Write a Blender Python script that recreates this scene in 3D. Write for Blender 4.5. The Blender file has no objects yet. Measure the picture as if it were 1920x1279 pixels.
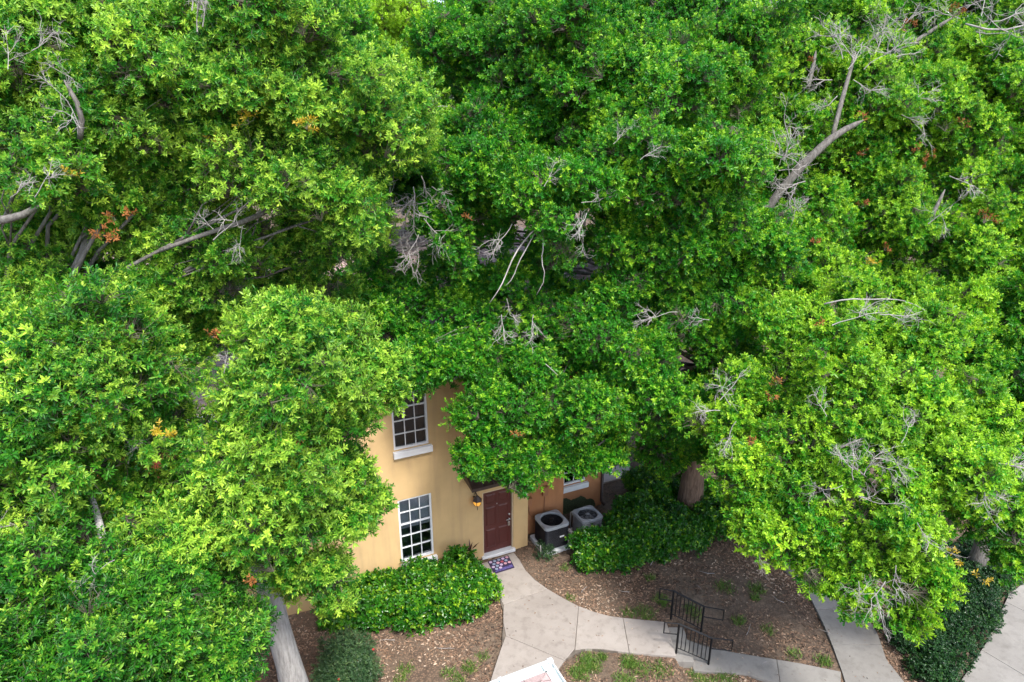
import bpy, bmesh, math, random
import numpy as np
from mathutils import Vector, Matrix, Euler

R = math.radians
scene = bpy.context.scene
COL = scene.collection

# ------------------------------------------------------------------ camera, world, sun, exposure
CAM_H = 12.1
PITCH = 20.5
FPX = 1280.0
cam_d = bpy.data.cameras.new('camera')
cam_d.sensor_width = 36.0
cam_d.lens = 24.0
cam_d.clip_start = 0.1
cam_d.clip_end = 3000.0
cam = bpy.data.objects.new('camera', cam_d)
COL.objects.link(cam)
cam.location = (0, 0, CAM_H)
cam.rotation_euler = (R(90 - PITCH), 0, 0)
scene.camera = cam

SUN_ELEV, SUN_ROT = 56.0, 152.0
world = bpy.data.worlds.new('World')
scene.world = world
world.use_nodes = True
wn = world.node_tree
bg = wn.nodes['Background']
sky = wn.nodes.new('ShaderNodeTexSky')
sky.sky_type = 'NISHITA'
sky.sun_disc = False
sky.sun_elevation = R(SUN_ELEV)
sky.sun_rotation = R(SUN_ROT)
sky.air_density = 1.0
sky.dust_density = 2.2
sky.ozone_density = 1.0
wn.links.new(sky.outputs['Color'], bg.inputs['Color'])
bg.inputs['Strength'].default_value = 0.12

sun_d = bpy.data.lights.new('sun', 'SUN')
sun_d.energy = 1.5
sun_d.angle = R(10)
sun_d.color = (1.0, 0.975, 0.94)
sun = bpy.data.objects.new('sun', sun_d)
COL.objects.link(sun)
sd = Vector((math.sin(R(SUN_ROT)) * math.cos(R(SUN_ELEV)), math.cos(R(SUN_ROT)) * math.cos(R(SUN_ELEV)), math.sin(R(SUN_ELEV))))
sun.rotation_euler = sd.to_track_quat('Z', 'Y').to_euler()
sun.location = sd * 60

vs = scene.view_settings
vs.view_transform = 'Standard'
vs.look = 'None'
vs.exposure = 1.98
vs.gamma = 1.0
vs.use_curve_mapping = False
scene.render.engine = 'CYCLES'
scene.cycles.max_bounces = 7
scene.cycles.diffuse_bounces = 4
scene.cycles.glossy_bounces = 2
scene.cycles.transmission_bounces = 4
scene.cycles.transparent_max_bounces = 8

# ------------------------------------------------------------------ surveying helpers
cp, sp = math.cos(R(PITCH)), math.sin(R(PITCH))


def ray(px, py):
    u, v = (px - 960) / FPX, (py - 639.5) / FPX
    return Vector((u, cp - v * sp, -sp - v * cp))


def at(px, py, depth):
    """a point in the air, surveyed from the photograph: depth is along the view axis, in metres"""
    return Vector((0, 0, CAM_H)) + ray(px, py) * depth


def on_ground(px, py, z=0.0):
    r = ray(px, py)
    return Vector((0, 0, CAM_H)) + r * ((z - CAM_H) / r.z)


WALL_ROT = R(25)
P0 = Vector((-0.803, 15.421, 0))
HX = Vector((math.cos(WALL_ROT), math.sin(WALL_ROT), 0))
HY = Vector((-math.sin(WALL_ROT), math.cos(WALL_ROT), 0))


def house(s, y, z=0.0):
    return P0 + HX * s + HY * y + Vector((0, 0, z))


def on_wall(px, py, y=0.0):
    r = ray(px, py)
    o = Vector((0, 0, CAM_H))
    t = ((P0 + HY * y) - o).dot(HY) / r.dot(HY)
    q = o + r * t
    return (q - P0).dot(HX), q.z


# ------------------------------------------------------------------ object helpers
def tag(o, label=None, cat=None, group=None, kind=None):
    if label:
        o['label'] = label
    if cat:
        o['category'] = cat
    if group:
        o['group'] = group
    if kind:
        o['kind'] = kind
    return o


def empty(name, loc, rz=0.0):
    o = bpy.data.objects.new(name, None)
    COL.objects.link(o)
    o.location = loc
    o.rotation_euler = (0, 0, rz)
    o.empty_display_size = 0.2
    return o


class MB:
    """collects boxes, tubes, prisms; build() links them as ONE mesh object"""

    def __init__(self):
        self.v, self.f, self.m, self.sm = [], [], [], []

    def add(self, vs_, fs_, mi=0, smooth=False):
        b = len(self.v)
        self.v += [tuple(p) for p in vs_]
        for f in fs_:
            self.f.append(tuple(i + b for i in f))
            self.m.append(mi)
            self.sm.append(smooth)

    def box(self, x0, x1, y0, y1, z0, z1, mi=0):
        vs_ = [(x0, y0, z0), (x1, y0, z0), (x1, y1, z0), (x0, y1, z0), (x0, y0, z1), (x1, y0, z1), (x1, y1, z1), (x0, y1, z1)]
        self.add(vs_, [(3, 2, 1, 0), (4, 5, 6, 7), (0, 1, 5, 4), (1, 2, 6, 5), (2, 3, 7, 6), (3, 0, 4, 7)], mi)

    def tube(self, pts, rad, sides=6, mi=0, cap=True, smooth=True):
        pts = [Vector(p) for p in pts]
        n = len(pts)
        if not hasattr(rad, '__len__'):
            rad = [rad] * n
        vs_, fs_ = [], []
        t0 = (pts[1] - pts[0]).normalized()
        a = t0.cross(Vector((0, 0, 1)))
        if a.length < 0.05:
            a = t0.cross(Vector((1, 0, 0)))
        a.normalize()
        for i in range(n):
            t = (pts[min(i + 1, n - 1)] - pts[max(i - 1, 0)]).normalized()
            a = (a - t * a.dot(t))
            if a.length < 1e-6:
                a = t.orthogonal()
            a.normalize()
            b = t.cross(a)
            for k in range(sides):
                an = 2 * math.pi * k / sides
                vs_.append(pts[i] + (a * math.cos(an) + b * math.sin(an)) * rad[i])
        for i in range(n - 1):
            for k in range(sides):
                k2 = (k + 1) % sides
                fs_.append((i * sides + k, i * sides + k2, (i + 1) * sides + k2, (i + 1) * sides + k))
        if cap:
            fs_.append(tuple(range(sides))[::-1])
            fs_.append(tuple(range((n - 1) * sides, n * sides)))
        self.add(vs_, fs_, mi, smooth)

    def lathe(self, prof, c=(0, 0, 0), sides=20, mi=0, smooth=True):
        """prof: list of (r, z)"""
        vs_, fs_ = [], []
        for r_, z_ in prof:
            for k in range(sides):
                an = 2 * math.pi * k / sides
                vs_.append((c[0] + r_ * math.cos(an), c[1] + r_ * math.sin(an), c[2] + z_))
        for i in range(len(prof) - 1):
            for k in range(sides):
                k2 = (k + 1) % sides
                fs_.append((i * sides + k, i * sides + k2, (i + 1) * sides + k2, (i + 1) * sides + k))
        self.add(vs_, fs_, mi, smooth)

    def prism(self, poly, z0, z1, mi=0):
        """poly: (x, y) counter-clockwise"""
        area = sum(poly[i][0] * poly[(i + 1) % len(poly)][1] - poly[(i + 1) % len(poly)][0] * poly[i][1] for i in range(len(poly)))
        if area < 0:
            poly = poly[::-1]
        n = len(poly)
        vs_ = [(p[0], p[1], z0) for p in poly] + [(p[0], p[1], z1) for p in poly]
        fs_ = [tuple(range(n))[::-1], tuple(range(n, 2 * n))]
        for i in range(n):
            j = (i + 1) % n
            fs_.append((i, j, n + j, n + i))
        self.add(vs_, fs_, mi)

    def mesh(self, name, mats):
        me = bpy.data.meshes.new(name)
        me.from_pydata(self.v, [], self.f)
        if not isinstance(mats, (list, tuple)):
            mats = [mats]
        for m in mats:
            me.materials.append(m)
        me.polygons.foreach_set('material_index', self.m)
        me.polygons.foreach_set('use_smooth', self.sm)
        me.update()
        return me

    def build(self, name, mats, parent=None, loc=(0, 0, 0), rot=(0, 0, 0), bevel=0.0):
        o = bpy.data.objects.new(name, self.mesh(name, mats))
        COL.objects.link(o)
        o.location = loc
        o.rotation_euler = rot
        if parent:
            o.parent = parent
        if bevel:
            md = o.modifiers.new('edge', 'BEVEL')
            md.width = bevel
            md.segments = 2
            md.limit_method = 'ANGLE'
        return o


def add_copy(o, name, parent=None, loc=None, rot=None):
    c = o.copy()
    c.name = name
    COL.objects.link(c)
    if parent:
        c.parent = parent
    if loc is not None:
        c.location = loc
    if rot is not None:
        c.rotation_euler = rot
    return c


# ------------------------------------------------------------------ materials
def new_mat(name):
    m = bpy.data.materials.new(name)
    m.use_nodes = True
    nt = m.node_tree
    return m, nt, nt.nodes['Principled BSDF']


def noise_node(nt, scale, detail=4.0, rough=0.55, vec=None):
    n = nt.nodes.new('ShaderNodeTexNoise')
    n.inputs['Scale'].default_value = scale
    n.inputs['Detail'].default_value = detail
    n.inputs['Roughness'].default_value = rough
    if vec is not None:
        nt.links.new(vec, n.inputs['Vector'])
    return n


def ramp(nt, fac, stops):
    r_ = nt.nodes.new('ShaderNodeValToRGB')
    el = r_.color_ramp.elements
    while len(el) < len(stops):
        el.new(0.5)
    for e, (p, c) in zip(el, stops):
        e.position = p
        e.color = (c[0], c[1], c[2], 1)
    nt.links.new(fac, r_.inputs['Fac'])
    return r_.outputs['Color']


def coords(nt, kind='Object', scale=(1, 1, 1)):
    tc = nt.nodes.new('ShaderNodeTexCoord')
    mp = nt.nodes.new('ShaderNodeMapping')
    mp.inputs['Scale'].default_value = scale
    nt.links.new(tc.outputs[kind], mp.inputs['Vector'])
    return mp.outputs['Vector']


def mix_col(nt, fac, a, b, mode='MIX'):
    n = nt.nodes.new('ShaderNodeMix')
    n.data_type = 'RGBA'
    n.blend_type = mode
    for s, val in ((n.inputs[0], fac), (n.inputs[6], a), (n.inputs[7], b)):
        if hasattr(val, 'is_linked') or hasattr(val, 'links'):
            nt.links.new(val, s)
        elif isinstance(val, (int, float)):
            s.default_value = val
        else:
            s.default_value = (val[0], val[1], val[2], 1)
    return n.outputs[2]


def bump(nt, bs, height, strength=0.3, dist=0.02):
    b = nt.nodes.new('ShaderNodeBump')
    b.inputs['Strength'].default_value = strength
    b.inputs['Distance'].default_value = dist
    nt.links.new(height, b.inputs['Height'])
    nt.links.new(b.outputs['Normal'], bs.inputs['Normal'])


def plain(name, col, rough=0.5, metal=0.0, spec=0.5, var=0.12, scale=6.0):
    m, nt, bs = new_mat(name)
    n = noise_node(nt, scale, 5, 0.6, coords(nt))
    lo = tuple(c * (1 - var) for c in col)
    hi = tuple(min(1, c * (1 + var)) for c in col)
    nt.links.new(ramp(nt, n.outputs['Fac'], [(0.3, lo), (0.7, hi)]), bs.inputs['Base Color'])
    bs.inputs['Roughness'].default_value = rough
    bs.inputs['Metallic'].default_value = metal
    bs.inputs['Specular IOR Level'].default_value = spec
    return m


def stucco(name, col, stain):
    m, nt, bs = new_mat(name)
    v = coords(nt)
    big = noise_node(nt, 0.8, 5, 0.6, v)
    streak = noise_node(nt, 1.0, 5, 0.6, coords(nt, scale=(4.5, 4.5, 0.5)))
    fine = noise_node(nt, 90, 3, 0.6, v)
    c = ramp(nt, big.outputs['Fac'], [(0.3, tuple(x * 0.84 for x in col)), (0.7, tuple(min(1, x * 1.08) for x in col))])
    sk = ramp(nt, streak.outputs['Fac'], [(0.48, (0, 0, 0)), (0.75, (0.6, 0.6, 0.6))])
    c = mix_col(nt, sk, c, stain)
    nt.links.new(c, bs.inputs['Base Color'])
    bs.inputs['Roughness'].default_value = 0.9
    bs.inputs['Specular IOR Level'].default_value = 0.2
    bump(nt, bs, fine.outputs['Fac'], 0.5, 0.006)
    return m


def concrete(name, a, b, grime):
    m, nt, bs = new_mat(name)
    v = coords(nt)
    big = noise_node(nt, 0.9, 6, 0.62, v)
    mid = noise_node(nt, 5, 5, 0.65, v)
    fine = noise_node(nt, 120, 3, 0.7, v)
    c = ramp(nt, big.outputs['Fac'], [(0.32, a), (0.68, b)])
    gk = ramp(nt, mid.outputs['Fac'], [(0.50, (0, 0, 0)), (0.78, (0.7, 0.7, 0.7))])
    c = mix_col(nt, gk, c, grime)
    fk = ramp(nt, fine.outputs['Fac'], [(0.3, (0.82, 0.82, 0.82)), (0.7, (1.1, 1.1, 1.1))])
    c = mix_col(nt, 0.8, c, fk, 'MULTIPLY')
    oi = nt.nodes.new('ShaderNodeObjectInfo')
    tone = nt.nodes.new('ShaderNodeMapRange')
    tone.inputs['To Min'].default_value = 0.9
    tone.inputs['To Max'].default_value = 1.06
    nt.links.new(oi.outputs['Random'], tone.inputs['Value'])
    hs = nt.nodes.new('ShaderNodeHueSaturation')
    nt.links.new(tone.outputs['Result'], hs.inputs['Value'])
    nt.links.new(c, hs.inputs['Color'])
    nt.links.new(hs.outputs['Color'], bs.inputs['Base Color'])
    bs.inputs['Roughness'].default_value = 0.88
    bs.inputs['Specular IOR Level'].default_value = 0.25
    bump(nt, bs, fine.outputs['Fac'], 0.35, 0.004)
    return m


def bark(name, lo, hi, moss):
    m, nt, bs = new_mat(name)
    v = coords(nt, scale=(9, 9, 1.6))
    n1 = noise_node(nt, 2.2, 8, 0.68, v)
    n2 = noise_node(nt, 1.3, 5, 0.6, coords(nt))
    c = ramp(nt, n1.outputs['Fac'], [(0.3, lo), (0.68, hi)])
    mk = ramp(nt, n2.outputs['Fac'], [(0.52, (0, 0, 0)), (0.75, (0.6, 0.6, 0.6))])
    c = mix_col(nt, mk, c, moss)
    nt.links.new(c, bs.inputs['Base Color'])
    bs.inputs['Roughness'].default_value = 0.92
    bs.inputs['Specular IOR Level'].default_value = 0.15
    bump(nt, bs, n1.outputs['Fac'], 0.9, 0.03)
    return m


def leaf_mat(name, old, mid, young, transl=0.32, rough=0.42, spec=0.45):
    """old / mid / young leaf colour by the leaf's own age; each spray gets its own slight hue and value"""
    m, nt, bs = new_mat(name)
    ag = nt.nodes.new('ShaderNodeAttribute')
    ag.attribute_name = 'age'
    tn = nt.nodes.new('ShaderNodeAttribute')
    tn.attribute_type = 'INSTANCER'
    tn.attribute_name = 'tone'
    lm = nt.nodes.new('ShaderNodeAttribute')
    lm.attribute_type = 'INSTANCER'
    lm.attribute_name = 'lime'
    ad = nt.nodes.new('ShaderNodeMath')
    ad.operation = 'MULTIPLY_ADD'
    nt.links.new(lm.outputs['Fac'], ad.inputs[0])
    ad.inputs[1].default_value = 0.55
    nt.links.new(ag.outputs['Fac'], ad.inputs[2])
    c = ramp(nt, ad.outputs[0], [(0.0, old), (0.45, mid), (1.0, young)])
    hs = nt.nodes.new('ShaderNodeHueSaturation')
    mr = nt.nodes.new('ShaderNodeMapRange')
    mr.inputs['To Min'].default_value = 0.72
    mr.inputs['To Max'].default_value = 1.25
    nt.links.new(tn.outputs['Fac'], mr.inputs['Value'])
    nt.links.new(mr.outputs['Result'], hs.inputs['Value'])
    mh = nt.nodes.new('ShaderNodeMapRange')
    mh.inputs['To Min'].default_value = 0.512
    mh.inputs['To Max'].default_value = 0.488
    nt.links.new(tn.outputs['Fac'], mh.inputs['Value'])
    nt.links.new(mh.outputs['Result'], hs.inputs['Hue'])
    nt.links.new(c, hs.inputs['Color'])
    nt.links.new(hs.outputs['Color'], bs.inputs['Base Color'])
    bs.inputs['Roughness'].default_value = rough
    bs.inputs['Specular IOR Level'].default_value = spec
    tr = nt.nodes.new('ShaderNodeBsdfTranslucent')
    bright = mix_col(nt, 1.0, hs.outputs['Color'], (1.5, 1.45, 0.8), 'MULTIPLY')
    nt.links.new(bright, tr.inputs['Color'])
    mx = nt.nodes.new('ShaderNodeMixShader')
    mx.inputs[0].default_value = transl
    nt.links.new(bs.outputs[0], mx.inputs[1])
    nt.links.new(tr.outputs[0], mx.inputs[2])
    nt.links.new(mx.outputs[0], nt.nodes['Material Output'].inputs['Surface'])
    return m


def flake_mat(name, stops, attr='age', rough=0.8):
    m, nt, bs = new_mat(name)
    ag = nt.nodes.new('ShaderNodeAttribute')
    ag.attribute_name = attr
    nt.links.new(ramp(nt, ag.outputs['Fac'], stops), bs.inputs['Base Color'])
    bs.inputs['Roughness'].default_value = rough
    bs.inputs['Specular IOR Level'].default_value = 0.25
    return m


M = {}
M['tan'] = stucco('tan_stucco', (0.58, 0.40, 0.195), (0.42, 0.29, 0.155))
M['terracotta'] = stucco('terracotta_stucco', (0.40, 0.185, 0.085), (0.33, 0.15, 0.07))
M['rust'] = stucco('rust_stucco', (0.27, 0.075, 0.032), (0.16, 0.05, 0.03))
M['moss'] = plain('wall_moss', (0.035, 0.05, 0.02), 0.95, var=0.5, scale=20)
M['white'] = plain('white_paint', (0.68, 0.69, 0.70), 0.45, var=0.05)
M['jamb'] = plain('cream_jamb', (0.52, 0.40, 0.26), 0.6, var=0.08)
M['door'] = plain('maroon_door', (0.080, 0.016, 0.012), 0.5, var=0.12, scale=3)
M['silver'] = plain('satin_nickel', (0.62, 0.62, 0.60), 0.3, 0.9)
M['black'] = plain('black_paint', (0.010, 0.010, 0.011), 0.6, spec=0.2, var=0.3)
M['bronze'] = plain('dark_bronze', (0.045, 0.028, 0.022), 0.4, var=0.3)
M['ac_dark'] = plain('charcoal_sheet_metal', (0.007, 0.007, 0.010), 0.55, spec=0.3, var=0.25)
M['ac_mid'] = plain('grey_sheet_metal', (0.16, 0.17, 0.18), 0.5, var=0.2)
M['ac_top'] = plain('grey_top_paint', (0.30, 0.32, 0.34), 0.5, var=0.15)
M['ac_hole'] = plain('coil_black', (0.01, 0.01, 0.012), 0.7, var=0.3)
M['pad'] = plain('pale_plastic_pad', (0.50, 0.52, 0.53), 0.7, var=0.15)
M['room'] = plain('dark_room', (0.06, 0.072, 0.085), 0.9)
M['blind'] = plain('blind_vinyl', (0.52, 0.54, 0.58), 0.6, var=0.04)
M['brownbox'] = plain('box_paint', (0.30, 0.13, 0.06), 0.6)
M['path'] = concrete('warm_concrete', (0.268, 0.236, 0.206), (0.332, 0.298, 0.264), (0.175, 0.15, 0.126))
M['walk'] = concrete('grey_concrete', (0.20, 0.186, 0.166), (0.27, 0.253, 0.226), (0.135, 0.123, 0.106))
M['joint'] = plain('joint_dirt', (0.12, 0.10, 0.08), 0.95, var=0.3)
M['pale'] = concrete('pale_concrete', (0.42, 0.37, 0.335), (0.52, 0.47, 0.43), (0.30, 0.24, 0.20))
M['bark_grey'] = bark('grey_bark', (0.22, 0.208, 0.195), (0.48, 0.46, 0.435), (0.36, 0.345, 0.32))
M['bark_brown'] = bark('brown_bark', (0.055, 0.035, 0.026), (0.21, 0.145, 0.11), (0.17, 0.14, 0.10))
M['bark_limb'] = bark('limb_bark', (0.065, 0.056, 0.048), (0.21, 0.195, 0.175), (0.12, 0.125, 0.085))
M['dead'] = plain('bleached_wood', (0.30, 0.275, 0.255), 0.9, var=0.4, scale=3)
M['twig'] = plain('twig_bark', (0.085, 0.075, 0.05), 0.9, var=0.3)
M['sawn'] = plain('sawn_wood', (0.42, 0.22, 0.09), 0.85)
M['shingle'] = None
M['laurel'] = leaf_mat('laurel_oak_leaf', (0.012, 0.078, 0.010), (0.048, 0.235, 0.012), (0.38, 0.57, 0.06), 0.34, 0.45, 0.35)
M['oak'] = leaf_mat('live_oak_leaf', (0.012, 0.082, 0.008), (0.040, 0.240, 0.009), (0.32, 0.53, 0.03), 0.34, 0.42, 0.35)
M['shrub'] = leaf_mat('viburnum_leaf', (0.012, 0.072, 0.006), (0.036, 0.175, 0.007), (0.30, 0.46, 0.02), 0.2, 0.35)
M['cover'] = leaf_mat('jasmine_leaf', (0.010, 0.040, 0.010), (0.018, 0.070, 0.014), (0.06, 0.15, 0.02), 0.15, 0.4)
M['bush'] = leaf_mat('fine_bush_leaf', (0.022, 0.060, 0.020), (0.05, 0.115, 0.04), (0.14, 0.22, 0.07), 0.2)
M['gold'] = leaf_mat('golden_leaf', (0.45, 0.30, 0.02), (0.62, 0.40, 0.03), (0.75, 0.50, 0.08), 0.3)
M['orange'] = leaf_mat('withered_leaf', (0.28, 0.085, 0.03), (0.45, 0.15, 0.05), (0.50, 0.22, 0.09), 0.25, 0.7, 0.2)
M['red'] = leaf_mat('red_dead_leaf', (0.24, 0.055, 0.025), (0.36, 0.10, 0.04), (0.42, 0.17, 0.07), 0.25, 0.7, 0.2)
M['cordyline'] = plain('cordyline_leaf', (0.06, 0.02, 0.015), 0.4)
M['litter'] = flake_mat('leaf_litter', [(0.0, (0.055, 0.040, 0.030)), (0.35, (0.16, 0.098, 0.064)), (0.7, (0.29, 0.185, 0.118)), (1.0, (0.47, 0.37, 0.275))])
M['grass'] = flake_mat('grass_blade', [(0.0, (0.035, 0.09, 0.012)), (0.6, (0.08, 0.17, 0.02)), (1.0, (0.24, 0.26, 0.07))], rough=0.5)


def shingle_mat():
    m, nt, bs = new_mat('pink_shingle')
    br = nt.nodes.new('ShaderNodeTexBrick')
    br.inputs['Scale'].default_value = 1.0
    br.inputs['Brick Width'].default_value = 0.3
    br.inputs['Row Height'].default_value = 0.14
    br.inputs['Mortar Size'].default_value = 0.006
    br.inputs['Color1'].default_value = (0.50, 0.37, 0.33, 1)
    br.inputs['Color2'].default_value = (0.37, 0.26, 0.235, 1)
    br.inputs['Mortar'].default_value = (0.16, 0.11, 0.10, 1)
    nt.links.new(coords(nt), br.inputs['Vector'])
    n = noise_node(nt, 60, 3, 0.6, coords(nt))
    f = ramp(nt, n.outputs['Fac'], [(0.3, (0.75, 0.75, 0.75)), (0.7, (1.15, 1.15, 1.15))])
    nt.links.new(mix_col(nt, 1.0, br.outputs['Color'], f, 'MULTIPLY'), bs.inputs['Base Color'])
    bs.inputs['Roughness'].default_value = 0.95
    return m


M['shingle'] = shingle_mat()


def glass_mat():
    m, nt, bs = new_mat('window_glass')
    nt.nodes.remove(bs)
    tr = nt.nodes.new('ShaderNodeBsdfTransparent')
    tr.inputs['Color'].default_value = (0.75, 0.78, 0.8, 1)
    gl = nt.nodes.new('ShaderNodeBsdfGlossy')
    gl.inputs['Roughness'].default_value = 0.04
    fr = nt.nodes.new('ShaderNodeFresnel')
    fr.inputs['IOR'].default_value = 1.5
    mx = nt.nodes.new('ShaderNodeMixShader')
    nt.links.new(fr.outputs[0], mx.inputs[0])
    nt.links.new(tr.outputs[0], mx.inputs[1])
    nt.links.new(gl.outputs[0], mx.inputs[2])
    nt.links.new(mx.outputs[0], nt.nodes['Material Output'].inputs['Surface'])
    return m


M['glass'] = glass_mat()


def lamp_mat():
    m, nt, bs = new_mat('amber_lamp_glass')
    bs.inputs['Base Color'].default_value = (0.8, 0.42, 0.08, 1)
    bs.inputs['Roughness'].default_value = 0.25
    bs.inputs['Emission Color'].default_value = (1.0, 0.42, 0.05, 1)
    bs.inputs['Emission Strength'].default_value = 0.16
    return m


M['amber'] = lamp_mat()


def soil_mat():
    m, nt, bs = new_mat('soil_and_mulch')
    v = coords(nt)
    big = noise_node(nt, 0.7, 5, 0.6, v)
    mid = noise_node(nt, 7, 6, 0.7, v)
    vor = nt.nodes.new('ShaderNodeTexVoronoi')
    vor.inputs['Scale'].default_value = 22
    nt.links.new(v, vor.inputs['Vector'])
    c = ramp(nt, mid.outputs['Fac'], [(0.3, (0.07, 0.054, 0.040)), (0.55, (0.15, 0.113, 0.082)), (0.75, (0.25, 0.185, 0.13))])
    c2 = ramp(nt, vor.outputs['Distance'], [(0.1, (0.24, 0.155, 0.10)), (0.6, (0.075, 0.053, 0.04))])
    k = ramp(nt, big.outputs['Fac'], [(0.4, (0.2, 0.2, 0.2)), (0.6, (0.75, 0.75, 0.75))])
    nt.links.new(mix_col(nt, k, c, c2), bs.inputs['Base Color'])
    bs.inputs['Roughness'].default_value = 1.0
    bs.inputs['Specular IOR Level'].default_value = 0.1
    bump(nt, bs, mid.outputs['Fac'], 0.7, 0.04)
    return m


M['soil'] = soil_mat()

# ------------------------------------------------------------------ ground and paving
rng = np.random.default_rng(7)
STEP_A, STEP_B = on_ground(1250, 1166, 0.03), on_ground(1268, 1230, 0.03)
LOW = -0.30


def sstep(t):
    t = np.clip(t, 0, 1)
    return t * t * (3 - 2 * t)


def ground_z(x, y):
    x = np.asarray(x, float)
    y = np.asarray(y, float)
    xs = STEP_A.x + 0.1 + (y - STEP_A.y) * 0.05
    side = np.maximum(STEP_B.y - 0.12 - y, y - STEP_A.y - 0.12)      # distance off the stepped corridor
    width = 0.16 + 1.3 * sstep(side / 0.5)
    return LOW * sstep((x - xs + 0.10) / width)


def relief(x, y):
    return 0.018 * np.sin(2.3 * x + 1.1 * y) * np.sin(1.7 * y - 0.6 * x + 1) + 0.012 * np.sin(5.1 * x - 2.2 * y + 2)


def ground_sheet():
    def axis(lo, hi, step):
        core = np.arange(lo, hi, step)
        far = np.array([2, 5, 10, 20, 40, 80, 160, 320, 640])
        return np.concatenate([lo - far[::-1], core, core[-1] + far])

    X, Y = np.meshgrid(axis(-12, 16, 0.14), axis(7, 24, 0.14), indexing='ij')
    Z = ground_z(X, Y) + relief(X, Y) - 0.03
    nx, ny = X.shape
    v = np.stack([X, Y, Z], -1).reshape(-1, 3)
    i = np.arange(nx - 1)[:, None] * ny + np.arange(ny - 1)[None]
    f = np.stack([i, i + ny, i + ny + 1, i + 1], -1).reshape(-1, 4)
    me = bpy.data.meshes.new('ground')
    me.from_pydata(v.tolist(), [], f.tolist())
    me.materials.append(M['soil'])
    me.polygons.foreach_set('use_smooth', [True] * len(me.polygons))
    o = bpy.data.objects.new('ground', me)
    COL.objects.link(o)
    tag(o, kind='structure')
    return o


ground_sheet()


def gpoly(pts, z=0.0):
    return [tuple(on_ground(px, py, z).xy) for px, py in pts]


def inset(poly, d):
    """shrink a polygon a little, for the joint between slabs"""
    n = len(poly)
    area = sum(poly[i][0] * poly[(i + 1) % n][1] - poly[(i + 1) % n][0] * poly[i][1] for i in range(n))
    s = 1 if area > 0 else -1
    out = []
    for i in range(n):
        a, b, c = Vector(poly[i - 1]), Vector(poly[i]), Vector(poly[(i + 1) % n])
        e1, e2 = (b - a).normalized(), (c - b).normalized()
        nrm = Vector((-(e1.y + e2.y), e1.x + e2.x)) * s
        if nrm.length < 1e-6:
            nrm = Vector((-e1.y, e1.x)) * s
        nrm.normalize()
        out.append(tuple(b + nrm * d))
    return out


PAVED = []   # polygons kept free of litter


def in_poly(P, poly):
    x, y = P[:, 0], P[:, 1]
    ins = np.zeros(len(P), bool)
    n = len(poly)
    for i in range(n):
        x1, y1 = poly[i]
        x2, y2 = poly[(i + 1) % n]
        c = ((y1 > y) != (y2 > y)) & (x < (x2 - x1) * (y - y1) / (y2 - y1 + 1e-12) + x1)
        ins ^= c
    return ins


def slabs(parent, polys, z, mat, thick=0.12, label=None):
    for q in polys:
        w = gpoly(q, z)
        PAVED.append(w)
        mb = MB()
        mb.prism(inset(w, 0.008), z - thick, z)
        mb.build('slab', mat, parent, bevel=0.008)


def bed(name, poly, z, label):
    mb = MB()
    mb.prism(inset(gpoly(poly, z), 0.02), z - 0.14, z - 0.015)
    o = mb.build(name, M['joint'])
    tag(o, kind='structure')
    return o


ZP = 0.035
S1 = [(902, 1057), (963, 1035), (975, 1050), (985, 1068), (1003, 1087), (1027, 1104), (944, 1134), (936, 1120), (927, 1098), (915, 1079)]
S2 = [(944, 1134), (1027, 1104), (1058, 1122), (1085, 1136), (1078, 1216), (1065, 1232), (1058, 1238), (948, 1192), (943, 1165), (943, 1148)]
S3 = [(1085, 1136), (1115, 1147), (1140, 1154), (1168, 1158), (1180, 1224), (1130, 1217), (1100, 1216), (1078, 1219)]
S4 = [(1168, 1158), (1250, 1166), (1268, 1230), (1180, 1224)]
S5 = [(948, 1192), (1058, 1238), (1046, 1258), (1038, 1280), (1034, 1330), (890, 1345), (918, 1279), (929, 1245), (939, 1215)]
full = [(902, 1057), (963, 1035), (985, 1068), (1027, 1104), (1085, 1136), (1140, 1154), (1168, 1158), (1250, 1166), (1268, 1230), (1180, 1224), (1100, 1216), (1058, 1238), (1038, 1280), (1034, 1330), (890, 1345), (918, 1279), (939, 1215), (943, 1148), (927, 1098)]
path = bed('path', full, ZP, None)
slabs(path, [S1, S2, S3, S4, S5], ZP, M['path'])

# the two steps down to the lower path, and the lower path
ZL = LOW + 0.035
steps = MB()
d_ = (STEP_B - STEP_A).normalized()
n_ = Vector((-d_.y, d_.x, 0))
if n_.x < 0:
    n_ = -n_
q = [STEP_A + n_ * 0.012, STEP_B + n_ * 0.012, STEP_B + n_ * 0.42, STEP_A + n_ * 0.42]
steps.prism([(p.x, p.y) for p in q], LOW - 0.1, -0.13)
PAVED.append([(p.x, p.y) for p in q])
st = steps.build('steps', M['walk'], bevel=0.01)
tag(st, kind='structure')

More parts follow.
